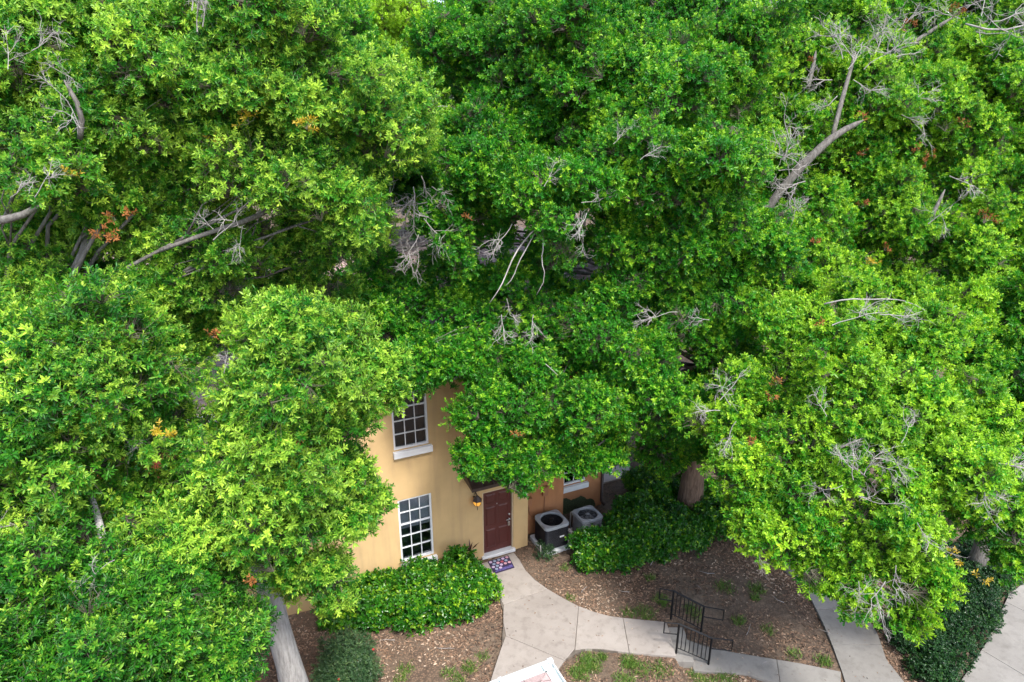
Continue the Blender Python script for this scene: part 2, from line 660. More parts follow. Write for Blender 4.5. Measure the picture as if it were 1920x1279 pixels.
low_full = [(1281, 1196), (1372, 1222), (1440, 1233), (1500, 1243), (1577, 1259), (1577, 1305), (1480, 1287), (1400, 1264), (1301, 1258)]
low_path = bed('lower_path', low_full, ZL, None)
slabs(low_path, [
    [(1281, 1196), (1320, 1211), (1372, 1222), (1456, 1236), (1463, 1283), (1400, 1264), (1301, 1258)],
    [(1456, 1236), (1500, 1243), (1577, 1259), (1577, 1305), (1480, 1287), (1463, 1283)]], ZL, M['walk'])
sw_full = [(1440, 1000), (1512, 1000), (1560, 1075), (1600, 1120), (1645, 1185), (1662, 1235), (1705, 1290), (1725, 1330), (1600, 1330), (1578, 1259), (1568, 1232), (1548, 1180), (1520, 1122), (1494, 1072)]
sidewalk = bed('sidewalk', sw_full, ZL, None)
slabs(sidewalk, [
    [(1440, 1000), (1512, 1000), (1560, 1075), (1494, 1072)],
    [(1494, 1072), (1560, 1075), (1600, 1120), (1618, 1146), (1530, 1142), (1520, 1122)],
    [(1530, 1142), (1618, 1146), (1645, 1185), (1653, 1208), (1560, 1209), (1548, 1180)],
    [(1560, 1209), (1653, 1208), (1662, 1235), (1705, 1290), (1725, 1330), (1600, 1330), (1578, 1259), (1568, 1232)]], ZL, M['walk'])
dr_full = [(2050, 1040), (1930, 1085), (1892, 1112), (1870, 1160), (1848, 1205), (1822, 1245), (1795, 1285), (1770, 1340), (2100, 1420), (2300, 1100)]
drive = bed('driveway', dr_full, ZL, None)
slabs(drive, [
    [(2050, 1040), (1930, 1085), (1892, 1112), (1885, 1128), (1960, 1165), (2300, 1100)],
    [(1885, 1128), (1870, 1160), (1848, 1205), (1840, 1218), (1960, 1290), (2300, 1100), (1960, 1165)],
    [(1840, 1218), (1822, 1245), (1795, 1285), (1770, 1340), (2100, 1420), (2300, 1100), (1960, 1290)]], ZL, M['walk'])
# pale paved strip past the end of the house
pv = [(1118, 909), (1182, 891), (1176, 846), (1118, 862)]
pale = MB()
pale.prism(gpoly(pv, 0.03), -0.1, 0.03)
PAVED.append(gpoly(pv, 0.03))
tag(pale.build('pavement', M['pale'], bevel=0.01), kind='structure')

# ------------------------------------------------------------------ house
hs = empty('townhouse', P0, WALL_ROT)
tag(hs, 'tan stucco two storey townhouse with maroon front door and white framed windows', 'house')


def wall_front(mb, x0, x1, z0, z1, y, openings, depth=0.14, mi=0):
    """a wall's face in the plane y with reveals cut back into each opening (x0,x1,z0,z1)"""
    xs = sorted({x0, x1, *[v for o in openings for v in o[:2]]})
    zs = sorted({z0, z1, *[v for o in openings for v in o[2:]]})
    for i in range(len(xs) - 1):
        for j in range(len(zs) - 1):
            cx, cz = (xs[i] + xs[i + 1]) / 2, (zs[j] + zs[j + 1]) / 2
            if any(o[0] < cx < o[1] and o[2] < cz < o[3] for o in openings):
                continue
            a, b, c, d = xs[i], xs[i + 1], zs[j], zs[j + 1]
            mb.add([(a, y, c), (b, y, c), (b, y, d), (a, y, d)], [(0, 1, 2, 3)], mi)
    for a, b, c, d in openings:
        e = y + depth
        mb.add([(a, y, c), (a, y, d), (a, e, d), (a, e, c)], [(0, 1, 2, 3)], mi)
        mb.add([(b, y, c), (b, y, d), (b, e, d), (b, e, c)], [(3, 2, 1, 0)], mi)
        mb.add([(a, y, d), (b, y, d), (b, e, d), (a, e, d)], [(0, 1, 2, 3)], mi)
        mb.add([(a, y, c), (b, y, c), (b, e, c), (a, e, c)], [(3, 2, 1, 0)], mi)


EAVE = 5.95
SPLIT = -6.3
LW = (-2.25, -1.37, 0.58, 2.45)
UW = (-2.25, -1.37, 3.86, 5.70)
DR = (0.02, 0.93, -0.1, 2.06)
mb = MB()
wall_front(mb, SPLIT, 1.37, -0.3, EAVE, 0, [LW, UW, DR])
mb.add([(1.37, 0, -0.3), (1.37, 0.45, -0.3), (1.37, 0.45, EAVE), (1.37, 0, EAVE)], [(0, 1, 2, 3)])
mb.add([(1.37, 0.45, EAVE), (1.37, 9, EAVE), (1.37, 9, 7.3), (1.37, 0.45, 7.3)], [(0, 1, 2, 3)])
mb.build('wall', M['tan'], hs)
# recessed walls behind the air conditioners
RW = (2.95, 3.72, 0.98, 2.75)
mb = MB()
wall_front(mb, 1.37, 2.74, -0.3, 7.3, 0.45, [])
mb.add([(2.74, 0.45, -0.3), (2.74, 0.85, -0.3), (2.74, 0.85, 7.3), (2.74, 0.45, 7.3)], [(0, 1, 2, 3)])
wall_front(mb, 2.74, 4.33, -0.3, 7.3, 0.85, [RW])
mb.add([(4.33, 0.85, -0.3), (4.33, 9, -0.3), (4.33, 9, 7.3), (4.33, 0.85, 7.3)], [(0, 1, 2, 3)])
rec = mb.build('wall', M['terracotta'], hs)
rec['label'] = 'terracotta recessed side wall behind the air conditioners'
# neighbouring unit's rust wall
NW = []
sx, sz = on_wall(228, 1020, -0.25)
NW = [(sx - 0.62, sx + 0.62, sz - 0.95, sz + 0.95)]
mb = MB()
wall_front(mb, -17, SPLIT, -0.3, EAVE, -0.25, NW)
mb.add([(SPLIT, -0.25, -0.3), (SPLIT, 0, -0.3), (SPLIT, 0, EAVE), (SPLIT, -0.25, EAVE)], [(0, 1, 2, 3)])
mb.add([(-17, -0.25, -0.3), (-17, 9.5, -0.3), (-17, 9.5, EAVE), (-17, -0.25, EAVE)], [(3, 2, 1, 0)])
mb.add([(-17, 9.5, -0.3), (4.33, 9.5, -0.3), (4.33, 9.5, EAVE), (-17, 9.5, EAVE)], [(3, 2, 1, 0)])
nb = mb.build('wall', M['rust'], hs)
nb['label'] = 'rust red wall of the next unit behind the trees'
# moss growing on the foot of the recessed wall
mb = MB()
r_ = random.Random(4)
prof = [(2.745 + 0.055 * i, 0.60 - 0.012 * i + 0.05 * math.sin(i * 0.55) + r_.uniform(-0.035, 0.035) - max(0, i - 20) ** 2 * 0.012) for i in range(26)]
mb.add([(x, 0.846, -0.1) for x, z in prof] + [(x, 0.846, z) for x, z in prof], [(i, i + 1, 27 + i, 26 + i) for i in range(25)])
mb.build('moss_patch', M['moss'], hs)
# roofs with shingle courses


def shingle_roof(name, corners, courses, parent, mat):
    """corners: eave a, eave b, ridge b, ridge a; each course laps over the one below"""
    a, b, c, d = [Vector(p) for p in corners]
    nrm = (b - a).cross(d - a).normalized()
    mb = MB()
    for i in range(courses):
        t0, t1 = i / courses, (i + 1) / courses
        p0, p1 = a.lerp(d, t0), b.lerp(c, t0)
        p2, p3 = b.lerp(c, t1), a.lerp(d, t1)
        up = nrm * 0.014
        mb.add([p0 + up, p1 + up, p2 + nrm * 0.001, p3 + nrm * 0.001, p0, p1], [(0, 1, 2, 3), (4, 5, 1, 0)])
    o = mb.build(name, mat, parent)
    o['kind'] = 'stuff'
    return o


shingle_roof('roof_shingles', [(-17.4, -0.65, EAVE), (1.36, -0.65, EAVE), (1.36, 4.6, 8.35), (-17.4, 4.6, 8.35)], 40, hs, M['shingle'])
shingle_roof('roof_shingles', [(1.36, 10.0, EAVE), (-17.4, 10.0, EAVE), (-17.4, 4.6, 8.35), (1.36, 4.6, 8.35)], 40, hs, M['shingle'])
shingle_roof('roof_shingles', [(4.75, 0.3, 7.3), (4.75, 9.6, 7.3), (2.9, 6.2, 8.2), (2.9, 3.0, 8.2)], 16, hs, M['shingle'])
shingle_roof('roof_shingles', [(1.0, 0.02, 7.3), (4.75, 0.3, 7.3), (2.9, 3.0, 8.2), (2.9, 3.0, 8.2)], 20, hs, M['shingle'])
shingle_roof('roof_shingles', [(1.0, 9.6, 7.3), (1.0, 0.02, 7.3), (2.9, 3.0, 8.2), (2.9, 6.2, 8.2)], 16, hs, M['shingle'])
shingle_roof('roof_shingles', [(4.75, 9.6, 7.3), (1.0, 9.6, 7.3), (2.9, 6.2, 8.2), (2.9, 6.2, 8.2)], 16, hs, M['shingle'])
mb = MB()
mb.box(-17.4, 1.34, -0.68, -0.655, EAVE - 0.2, EAVE + 0.012)
mb.build('fascia', M['white'], hs)
mb = MB()
mb.box(-17.4, 1.34, -0.65, 0.02, EAVE - 0.03, EAVE - 0.008)
mb.build('soffit', M['white'], hs)


def make_window(op, y, cols, rows, blind=0.0, sill=True, meet=None):
    """window > sill, muntin, pane (one each), blind"""
    x0, x1, z0, z1 = op
    f = MB()
    fr = 0.05
    yb = y + 0.075
    f.box(x0, x0 + fr, y + 0.02, y + 0.10, z0, z1)
    f.box(x1 - fr, x1, y + 0.02, y + 0.10, z0, z1)
    f.box(x0 + fr, x1 - fr, y + 0.02, y + 0.10, z1 - fr, z1)
    f.box(x0 + fr, x1 - fr, y + 0.02, y + 0.10, z0, z0 + fr)
    w = f.build('window', M['white'], hs, bevel=0.004)
    gx0, gx1, gz0, gz1 = x0 + fr, x1 - fr, z0 + fr, z1 - fr
    cw, rh = (gx1 - gx0) / cols, (gz1 - gz0) / rows
    mu = MB()
    t = 0.010
    for i in range(1, cols):
        mu.box(gx0 + i * cw - t, gx0 + i * cw + t, y + 0.045, y + 0.085, gz0, gz1)
    for j in range(1, rows):
        tt = t * 1.8 if j == meet else t
        mu.box(gx0, gx1, y + 0.042, y + 0.088, gz0 + j * rh - tt, gz0 + j * rh + tt)
    mu.build('muntin', M['white'], w)
    pn = None
    for i in range(cols):
        for j in range(rows):
            if pn is None:
                p = MB()
                p.box(-cw / 2 + t, cw / 2 - t, -0.003, 0.003, -rh / 2 + t, rh / 2 - t)
                pn = p.build('pane', M['glass'], w)
                o = pn
            else:
                o = add_copy(pn, 'pane', w)
            o.location = (gx0 + (i + 0.5) * cw, yb, gz0 + (j + 0.5) * rh)
    if sill:
        s = MB()
        s.prism([(x0 - 0.03, y - 0.10), (x1 + 0.07, y - 0.10), (x1 + 0.07, y + 0.02), (x0 - 0.03, y + 0.02)], z0 - 0.19, z0 - 0.02)
        s.build('sill', M['white'], w, bevel=0.012)
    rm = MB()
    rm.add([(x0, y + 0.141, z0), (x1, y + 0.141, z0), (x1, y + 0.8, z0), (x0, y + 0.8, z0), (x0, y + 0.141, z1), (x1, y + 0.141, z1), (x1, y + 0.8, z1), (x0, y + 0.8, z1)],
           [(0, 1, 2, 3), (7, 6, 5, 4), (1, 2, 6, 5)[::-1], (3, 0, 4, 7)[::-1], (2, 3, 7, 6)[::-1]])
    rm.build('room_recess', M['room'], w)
    if blind:
        b = MB()
        zb = gz1 - (gz1 - gz0) * blind
        k = 0
        z = gz1
        while z > zb:
            b.add([(gx0, y + 0.12, z - 0.026), (gx1, y + 0.12, z - 0.026), (gx1, y + 0.135, z), (gx0, y + 0.135, z)], [(0, 1, 2, 3)])
            z -= 0.024
        b.box(gx0, gx1, y + 0.112, y + 0.139, zb - 0.06, zb - 0.01)
        b.build('blind', M['blind'], w)
    return w


make_window(LW, 0, 3, 5, 0.46, meet=3)['label'] = 'ground floor window with its blind half lowered'
make_window(UW, 0, 3, 5, 0.0, meet=3)['label'] = 'upper floor window with dark panes'
make_window(RW, 0.85, 2, 5, 0.35, meet=3)['label'] = 'side window above the smaller air conditioner, half hidden by leaves'
make_window(NW[0], -0.25, 3, 4, 0.0)['label'] = 'dark window of the rust red unit, behind leaves'

# front door
mb = MB()
mb.box(0.025, 0.055, 0.015, 0.12, 0.05, 2.05)
mb.box(0.895, 0.925, 0.015, 0.12, 0.05, 2.05)
mb.box(0.055, 0.895, 0.015, 0.12, 2.02, 2.05)
mb.build('door_frame', M['jamb'], hs, bevel=0.004)
dm = MB()
yd = 0.085
dm.box(0.058, 0.892, yd, yd + 0.045, 0.062, 2.017)
for (a, b) in ((0.15, 0.435), (0.515, 0.80)):
    for (c, d) in ((0.22, 0.80), (0.92, 1.50), (1.62, 1.90)):
        # raised panel: bevelled frame and field
        e = 0.035
        dm.add([(a, yd - 0.001, c), (b, yd - 0.001, c), (b, yd - 0.001, d), (a, yd - 0.001, d),
                (a + e, yd - 0.016, c + e), (b - e, yd - 0.016, c + e), (b - e, yd - 0.016, d - e), (a + e, yd - 0.016, d - e)],
               [(0, 1, 5, 4), (1, 2, 6, 5), (2, 3, 7, 6), (3, 0, 4, 7), (4, 5, 6, 7)])
door = dm.build('front_door', M['door'], hs)
door['label'] = 'maroon six panel front door'
mb = MB()
mb.tube([(0.835, yd - 0.0, 1.13), (0.835, yd - 0.03, 1.13)], 0.03, 12)
mb.build('deadbolt', M['silver'], door)
mb = MB()
mb.tube([(0.835, yd, 0.98), (0.835, yd - 0.05, 0.98)], 0.026, 12)
mb.tube([(0.835, yd - 0.05, 0.98), (0.73, yd - 0.055, 0.98)], 0.012, 8)
mb.build('door_handle', M['silver'], door)
mb = MB()
mb.tube([(0.80, yd - 0.055, 0.985), (0.80, yd - 0.055, 0.92)], 0.006, 6)
mb.box(0.775, 0.835, yd - 0.075, yd - 0.035, 0.80, 0.92)
tag(mb.build('key_lockbox', M['silver'], None, P0, (0, 0, WALL_ROT), bevel=0.006), 'small silver key lockbox hanging from the front door handle', 'lockbox')
mb = MB()
mb.tube([(0.475, yd, 1.56), (0.475, yd - 0.012, 1.56)], 0.016, 10)
mb.build('peephole', M['silver'], door)
mb = MB()
mb.box(-0.03, 0.965, -0.07, 0.13, -0.05, 0.052)
mb.build('threshold', M['white'], hs, bevel=0.01)

# door hood: a dark bronze shed hood on the wall above the door
hood = MB()
z0_, z1_ = 2.66, 2.93
xa, xb_, pr = -0.50, 1.30, 0.62
hood.add([(xa, 0.0, z1_), (xb_, 0.0, z1_), (xb_, -pr, z0_), (xa, -pr, z0_), (xa, 0.0, z0_ - 0.02), (xb_, 0.0, z0_ - 0.02), (xb_, -pr, z0_ - 0.09), (xa, -pr, z0_ - 0.09)],
         [(0, 3, 2, 1), (4, 5, 6, 7), (3, 7, 6, 2), (0, 4, 7, 3), (1, 2, 6, 5)])
for k in range(1, 6):
    x = xa + (xb_ - xa) * k / 6
    hood.tube([(x, -0.02, z1_ + 0.012), (x, -pr, z0_ + 0.016)], 0.012, 4)
hood.build('door_hood', M['bronze'], hs)

# lantern
ln = empty('wall_lantern', house(-0.19, 0, 1.93), WALL_ROT)
tag(ln, 'dark bronze wall lantern glowing amber beside the maroon door', 'lantern')
mb = MB()
mb.lathe([(0.0, 0.22), (0.03, 0.2), (0.13, 0.08), (0.125, 0.06)], (0, -0.17, 0), 6, smooth=False)
mb.build('lantern_cap', M['bronze'], ln)
mb = MB()
mb.lathe([(0.108, 0.06), (0.112, 0.0), (0.07, -0.075), (0.03, -0.09)], (0, -0.17, 0), 6, smooth=False)
mb.build('lantern_glass', M['amber'], ln)
mb = MB()
for k in range(6):
    an = 2 * math.pi * k / 6
    c_, s_ = math.cos(an), math.sin(an)
    mb.tube([(0.115 * c_, -0.17 + 0.115 * s_, 0.06), (0.118 * c_, -0.17 + 0.118 * s_, 0.0), (0.074 * c_, -0.17 + 0.074 * s_, -0.08)], 0.007, 4)
mb.lathe([(0.04, -0.085), (0.03, -0.11), (0.013, -0.13), (0.011, -0.22), (0.0, -0.25)], (0, -0.17, 0), 8)
mb.tube([(0, 0.0, 0.15), (0, -0.08, 0.26), (0, -0.17, 0.21)], 0.012, 6)
mb.lathe([(0.0, 0.0), (0.06, 0.0), (0.06, 0.02), (0.0, 0.02)], (0, -0.012, 0.08), 8)
mb.build('lantern_bracket', M['bronze'], ln)

# number plaque
pq = MB()
px0, px1, pz0, pz1 = 1.08, 1.34, 1.60, 1.74
pq.box(px0, px1, -0.02, -0.001, pz0, pz1)
plq = pq.build('number_plaque', plain('plaque_cream', (0.62, 0.56, 0.47), 0.5), None, P0, (0, 0, WALL_ROT), bevel=0.006)
tag(plq, 'small cream house number plaque on the tan pillar right of the door', 'plaque')
cu = bpy.data.curves.new('digits_curve', 'FONT')
cu.body = '1002'
cu.size = 0.105
cu.extrude = 0.002
cu.align_x = 'CENTER'
cu.align_y = 'CENTER'
tmp = bpy.data.objects.new('digits_tmp', cu)
COL.objects.link(tmp)
dg = bpy.context.evaluated_depsgraph_get()
tm = bpy.data.meshes.new_from_object(tmp.evaluated_get(dg))
bpy.data.objects.remove(tmp)
tm.materials.clear()
tm.materials.append(plain('plaque_terracotta', (0.34, 0.20, 0.14), 0.6))
dig = bpy.data.objects.new('digits', tm)
COL.objects.link(dig)
dig.parent = plq
dig.location = ((px0 + px1) / 2, -0.024, (pz0 + pz1) / 2)
dig.rotation_euler = (R(90), 0, 0)
fr = MB()
for a, b, c, d in ((px0 - 0.015, px1 + 0.015, pz1, pz1 + 0.015), (px0 - 0.015, px1 + 0.015, pz0 - 0.015, pz0), (px0 - 0.015, px0, pz0, pz1), (px1, px1 + 0.015, pz0, pz1)):
    fr.box(a, b, -0.026, -0.001, c, d)
fr.build('plaque_border', M['jamb'], plq)

# electrical boxes with their conduits
for nm, s_, z_, w_, h_, lab, pts in (
        ('disconnect_box', 2.10, 1.32, 0.17, 0.26, 'brown disconnect box with straight conduit above the dark air conditioner', [(2.10, 0.38, 1.20), (2.10, 0.41, 0.8), (2.08, 0.36, 0.45)]),
        ('meter_box', 1.60, 1.10, 0.14, 0.22, 'brown electrical box with curving cable in the recess corner', [(1.60, 0.40, 1.0), (1.62, 0.38, 0.7), (1.75, 0.3, 0.45), (1.9, 0.22, 0.4)])):
    e = MB()
    e.box(s_ - w_ / 2, s_ + w_ / 2, 0.34, 0.449, z_ - h_ / 2, z_ + h_ / 2)
    e.box(s_ - w_ / 2 - 0.01, s_ + w_ / 2 + 0.01, 0.325, 0.449, z_ + h_ / 2 - 0.002, z_ + h_ / 2 + 0.025)
    eo = e.build(nm, M['brownbox'], None, P0, (0, 0, WALL_ROT), bevel=0.006)
    tag(eo, lab, 'electrical box')
    c = MB()
    c.tube(pts, 0.014, 6)
    c.build('conduit', M['brownbox'], eo)
# downspout at the end of the house
mb = MB()
mb.tube([(4.28, 0.79, 7.2), (4.28, 0.79, 0.15), (4.32, 0.66, 0.05)], 0.045, 6)
mb.build('downspout', M['bronze'], hs)


# ------------------------------------------------------------------ air conditioners
def rounded_square(w, r, n=5):
    out = []
    for cx, cy, a0 in ((1, 1, 0), (-1, 1, 90), (-1, -1, 180), (1, -1, 270)):
        for k in range(n + 1):
            a = R(a0 + 90 * k / n)
            out.append((cx * (w / 2 - r) + r * math.cos(a), cy * (w / 2 - r) + r * math.sin(a)))
    return out


def air_conditioner(s_, y_, w, h, body, label, badge, rz=0.0):
    root = empty('air_conditioner', house(s_, y_, 0), WALL_ROT + rz)
    tag(root, label, 'air conditioner', 'air conditioners beside the recessed wall')
    p = MB()
    p.prism(rounded_square(w + 0.18, 0.05), -0.05, 0.085)
    p.build('pad', M['pad'], root, bevel=0.012)
    z0, z1 = 0.087, 0.087 + h
    poly = rounded_square(w, 0.10)
    n = len(poly)
    b = MB()
    # casing: open top, horizontal louvre ribs
    rows = 26
    vs_, fs_ = [], []
    for j in range(rows + 1):
        for half in (0, 1):
            k = 1.0 if half else 0.975
            z = z0 + (z1 - z0) * min(1.0, (j + 0.42 * half) / rows)
            vs_ += [(x * k, y * k, z) for x, y in poly]
    for j in range(2 * rows + 1):
        for i in range(n):
            i2 = (i + 1) % n
            fs_.append((j * n + i, j * n + i2, (j + 1) * n + i2, (j + 1) * n + i))
    b.add(vs_, fs_)
    b.build('casing', body, root)
    # top panel: rounded square outside, round hole inside with a rolled lip
    t = MB()
    m = 48
    rad = w * 0.425
    outer = []
    for k in range(m):
        a = 2 * math.pi * k / m
        dx, dy = math.cos(a), math.sin(a)
        # ray to rounded square
        lo_, hi_ = 0.0, w
        for _ in range(24):
            mid_ = (lo_ + hi_) / 2
            x, y = abs(dx * mid_), abs(dy * mid_)
            hw, rr = w / 2 + 0.012, 0.11
            qx, qy = max(x - hw + rr, 0), max(y - hw + rr, 0)
            ins = x <= hw and y <= hw and math.hypot(qx, qy) <= rr
            lo_, hi_ = (mid_, hi_) if ins else (lo_, mid_)
        outer.append((dx * lo_, dy * lo_))
    rings = [[(x, y, z1 - 0.05) for x, y in outer], [(x, y, z1 + 0.012) for x, y in outer], [(x * 0.975, y * 0.975, z1 + 0.026) for x, y in outer],
             [(math.cos(2 * math.pi * k / m) * (rad + 0.02), math.sin(2 * math.pi * k / m) * (rad + 0.02), z1 + 0.034) for k in range(m)],
             [(math.cos(2 * math.pi * k / m) * rad, math.sin(2 * math.pi * k / m) * rad, z1 + 0.022) for k in range(m)],
             [(math.cos(2 * math.pi * k / m) * rad, math.sin(2 * math.pi * k / m) * rad, z1 - 0.035) for k in range(m)]]
    vs_ = [p_ for r2 in rings for p_ in r2]
    fs_ = [(j * m + k, j * m + (k + 1) % m, (j + 1) * m + (k + 1) % m, (j + 1) * m + k) for j in range(5) for k in range(m)]
    t.add(vs_, fs_, 0, False)
    t.build('top_panel', M['ac_top'], root)
    c = MB()
    c.lathe([(0.0, z1 - 0.38), (rad * 0.99, z1 - 0.38), (rad * 0.995, z1 - 0.036)], (0, 0, 0), 24)
    c.build('fan_well', M['ac_hole'], root)
    f = MB()
    f.lathe([(0.0, z1 - 0.10), (0.07, z1 - 0.10), (0.075, z1 - 0.2), (0.0, z1 - 0.2)], (0, 0, 0), 14)
    for k in range(4):
        a = 2 * math.pi * k / 4 + 0.4
        pts = []
        for rr in (0.07, rad * 0.55, rad * 0.93):
            for da, dz in ((-0.42, -0.215), (0.30, -0.155)):
                pts.append((rr * math.cos(a + da * (0.7 + 0.3 * rr / rad)), rr * math.sin(a + da * (0.7 + 0.3 * rr / rad)), z1 + dz))
        f.add(pts, [(0, 2, 3, 1), (2, 4, 5, 3)], 0, False)
    f.build('fan', M['ac_mid'] if body is M['ac_mid'] else M['ac_dark'], root)
    g = MB()
    for k in range(1, 9):
        rr = rad * k / 8.6
        loop = [(rr * math.cos(2 * math.pi * i / 28), rr * math.sin(2 * math.pi * i / 28), z1 + 0.012 - 0.02 * (k / 8) ** 2) for i in range(29)]
        g.tube(loop, 0.003, 3, cap=False)
    for k in range(10):
        a = 2 * math.pi * k / 10
        g.tube([(0.05 * math.cos(a), 0.05 * math.sin(a), z1 + 0.013), (rad * 1.01 * math.cos(a), rad * 1.01 * math.sin(a), z1 - 0.002)], 0.004, 3)
    g.lathe([(0.0, z1 + 0.022), (0.062, z1 + 0.02), (0.068, z1 + 0.008)], (0, 0, 0), 14)
    g.build('fan_guard', M['ac_mid'] if body is M['ac_mid'] else M['black'], root)
    if badge:
        bd = MB()
        bd.box(0.06, 0.20, -w / 2 - 0.008, -w / 2 - 0.001, z0 + h * 0.47, z0 + h * 0.54)
        bd.build('badge', M['white'], root)
    return root


air_conditioner(2.01, -0.21, 0.74, 0.68, M['ac_dark'], 'dark charcoal air conditioner with pale grey top on a plastic pad beside the pillar', True)
air_conditioner(3.10, -0.33, 0.66, 0.62, M['ac_mid'], 'smaller grey air conditioner with silver fan hub half behind the hedge', False, 0.03)
mb = MB()
mb.tube([(2.86, 0.2, -0.05), (2.86, 0.2, 0.5), (2.86, 0.12, 0.58), (2.86, 0.05, 0.5)], 0.022, 6)
tag(mb.build('vent_pipe', M['white'], None, P0, (0, 0, WALL_ROT)), 'small white bent pipe rising behind the smaller air conditioner', 'pipe')
mb = MB()
mb.tube([house(1.45, -0.62, -0.05), house(1.44, -0.66, 0.2), house(1.42, -0.68, 0.42)], 0.016, 6)
tag(mb.build('marker_stake', M['dead']), 'thin pale stake in the soil between the pillar and the dark air conditioner', 'stake')

# ------------------------------------------------------------------ door mat
mat_px = [(914, 1053), (953, 1041), (965, 1064), (927, 1076)]
mc = [on_ground(px, py, ZP + 0.014) for px, py in mat_px]
dm_ = MB()
dm_.prism([(p.x, p.y) for p in mc], ZP + 0.003, ZP + 0.014)
mat_o = dm_.build('door_mat', plain('mat_navy', (0.022, 0.012, 0.045), 0.95, var=0.3, scale=30), bevel=0.004)
tag(mat_o, 'dark purple door mat with round pink and lilac motifs at the front door', 'door mat')
mt = [plain('motif_lilac', (0.42, 0.32, 0.46), 0.95), plain('motif_pink', (0.46, 0.25, 0.30), 0.95), plain('motif_blue', (0.20, 0.24, 0.32), 0.95), plain('motif_red', (0.30, 0.06, 0.08), 0.95), plain('motif_violet_band', (0.075, 0.06, 0.19), 0.95, var=0.6, scale=25)]


def mat_pt(u, v):
    a = mc[0].lerp(mc[1], u)
    b = mc[3].lerp(mc[2], u)
    p = a.lerp(b, v)
    return Vector((p.x, p.y, ZP + 0.018))


mo = MB()
rr = random.Random(3)
ux, vx = (mc[1] - mc[0]), (mc[3] - mc[0])
for row in range(4):
    nn = 5 if row % 2 == 0 else 4
    if row == 3:
        nn = 2
    for k in range(nn):
        u = (0.11 + 0.195 * k) + (0.095 if row % 2 else 0)
        v = 0.13 + 0.195 * row
        c = mat_pt(u, v)
        ang = [2 * math.pi * i / 12 for i in range(12)]
        rad = 0.045
        mo.add([c + Vector((math.cos(a) * rad, math.sin(a) * rad, 0)) for a in ang], [tuple(range(12))], rr.choice([0, 0, 1, 1, 2, 3]))
mo.add([mat_pt(0.3, 0.78), mat_pt(0.95, 0.74), mat_pt(0.95, 0.93), mat_pt(0.1, 0.93), mat_pt(0.1, 0.84)], [(0, 4, 3, 2, 1)], 4)
mo.build('motif', mt, mat_o)


# ------------------------------------------------------------------ stair railings
def railing(a_base, a_top, b_base, b_top, za, zb, label, lower_rail):
    """two posts, sloping top rail with hooked ends, lower rail, balusters"""
    A0 = on_ground(*a_base, za)
    B0 = on_ground(*b_base, zb)
    h = 0.80
    A1, B1 = A0 + Vector((0, 0, h)), B0 + Vector((0, 0, h))
    root = empty('stair_railing', A0)
    tag(root, label, 'railing', 'black railings beside the steps')
    L = lambda p: Vector(p) - A0
    u = (B0 - A0)
    u.z = 0
    u.normalize()

    def bar(p, q, w):
        m = MB()
        m.tube([L(p), L(q)], w, 4, smooth=False)
        return m
    for p, q_ in ((A0 - Vector((0, 0, 0.05)), A1), (B0 - Vector((0, 0, 0.05)), B1)):
        bar(p, q_, 0.026).build('post', M['black'], root)
    m = MB()
    ext = 0.36
    for w, sgn, ext in ((A1, -1, 0.32), (B1, 1, 0.46)):
        e = w + u * sgn * ext
        m.tube([L(w), L(e), L(e - Vector((0, 0, 0.30))), L(w - Vector((0, 0, 0.30)) + u * sgn * 0.02)], 0.02, 4, smooth=False)
    m.tube([L(A1), L(B1)], 0.028, 4, smooth=False)
    m.build('handrail', M['black'], root)
    lo = Vector((0, 0, 0.12))
    bar(A0 + lo, B0 + lo, 0.016).build('lower_rail', M['black'], root)
    n = 7
    base = None
    for k in range(1, n + 1):
        t = k / (n + 1)
        p, q_ = A0.lerp(B0, t) + lo, A1.lerp(B1, t)
        if base is None:
            m = MB()
            m.tube([(0, 0, 0), (0, 0, h - 0.12)], 0.0105, 4, smooth=False)
            base = m.build('baluster', M['black'], root)
            o = base
        else:
            o = add_copy(base, 'baluster', root)
        o.location = L(p)


railing((1268, 1222), None, (1328, 1248), None, 0.0, LOW, 'black metal stair railing standing on the near edge of the steps', True)
railing((1258, 1158), None, (1314, 1187), None, 0.0, LOW, 'black metal stair railing on the far edge of the steps, over leaf litter', True)

# ------------------------------------------------------------------ roof corner of the building the camera hovers over
ZR = 5.4
cr = on_ground(1033, 1236, ZR)
nr = empty('near_building', (cr.x, cr.y, 0), WALL_ROT)
tag(nr, 'corner of a pink shingled roof with white gutters at the bottom edge', 'building')
# local: +x along the house wall direction, corner at origin; body lies towards -x and -y
mb = MB()
wl, wd = 9.0, 5.0
mb.add([(-0.5, -0.5, -0.4), (-wl + 0.5, -0.5, -0.4), (-wl + 0.5, -0.5, ZR - 0.1), (-0.5, -0.5, ZR - 0.1), (-0.5, -wd + 0.5, -0.4), (-wl + 0.5, -wd + 0.5, -0.4), (-wl + 0.5, -wd + 0.5, ZR - 0.1), (-0.5, -wd + 0.5, ZR - 0.1)],
       [(0, 3, 2, 1), (0, 4, 7, 3), (1, 2, 6, 5), (4, 5, 6, 7)])
mb.build('wall', M['tan'], nr)
g = 0.13
pz = ZR - 0.02
apex1, apex2 = Vector((-wd / 2, -wd / 2, ZR + 0.9)), Vector((-wl + wd / 2, -wd / 2, ZR + 0.9))
c4 = [Vector((-g - 0.01, -g - 0.01, pz)), Vector((-wl + g, -g - 0.01, pz)), Vector((-wl + g, -wd + g, pz)), Vector((-g - 0.01, -wd + g, pz))]
shingle_roof('roof_shingles', [c4[0], c4[1], apex2, apex1], 18, nr, M['shingle'])
shingle_roof('roof_shingles', [c4[3], c4[0], apex1, apex1], 18, nr, M['shingle'])
shingle_roof('roof_shingles', [c4[1], c4[2], apex2, apex2], 18, nr, M['shingle'])
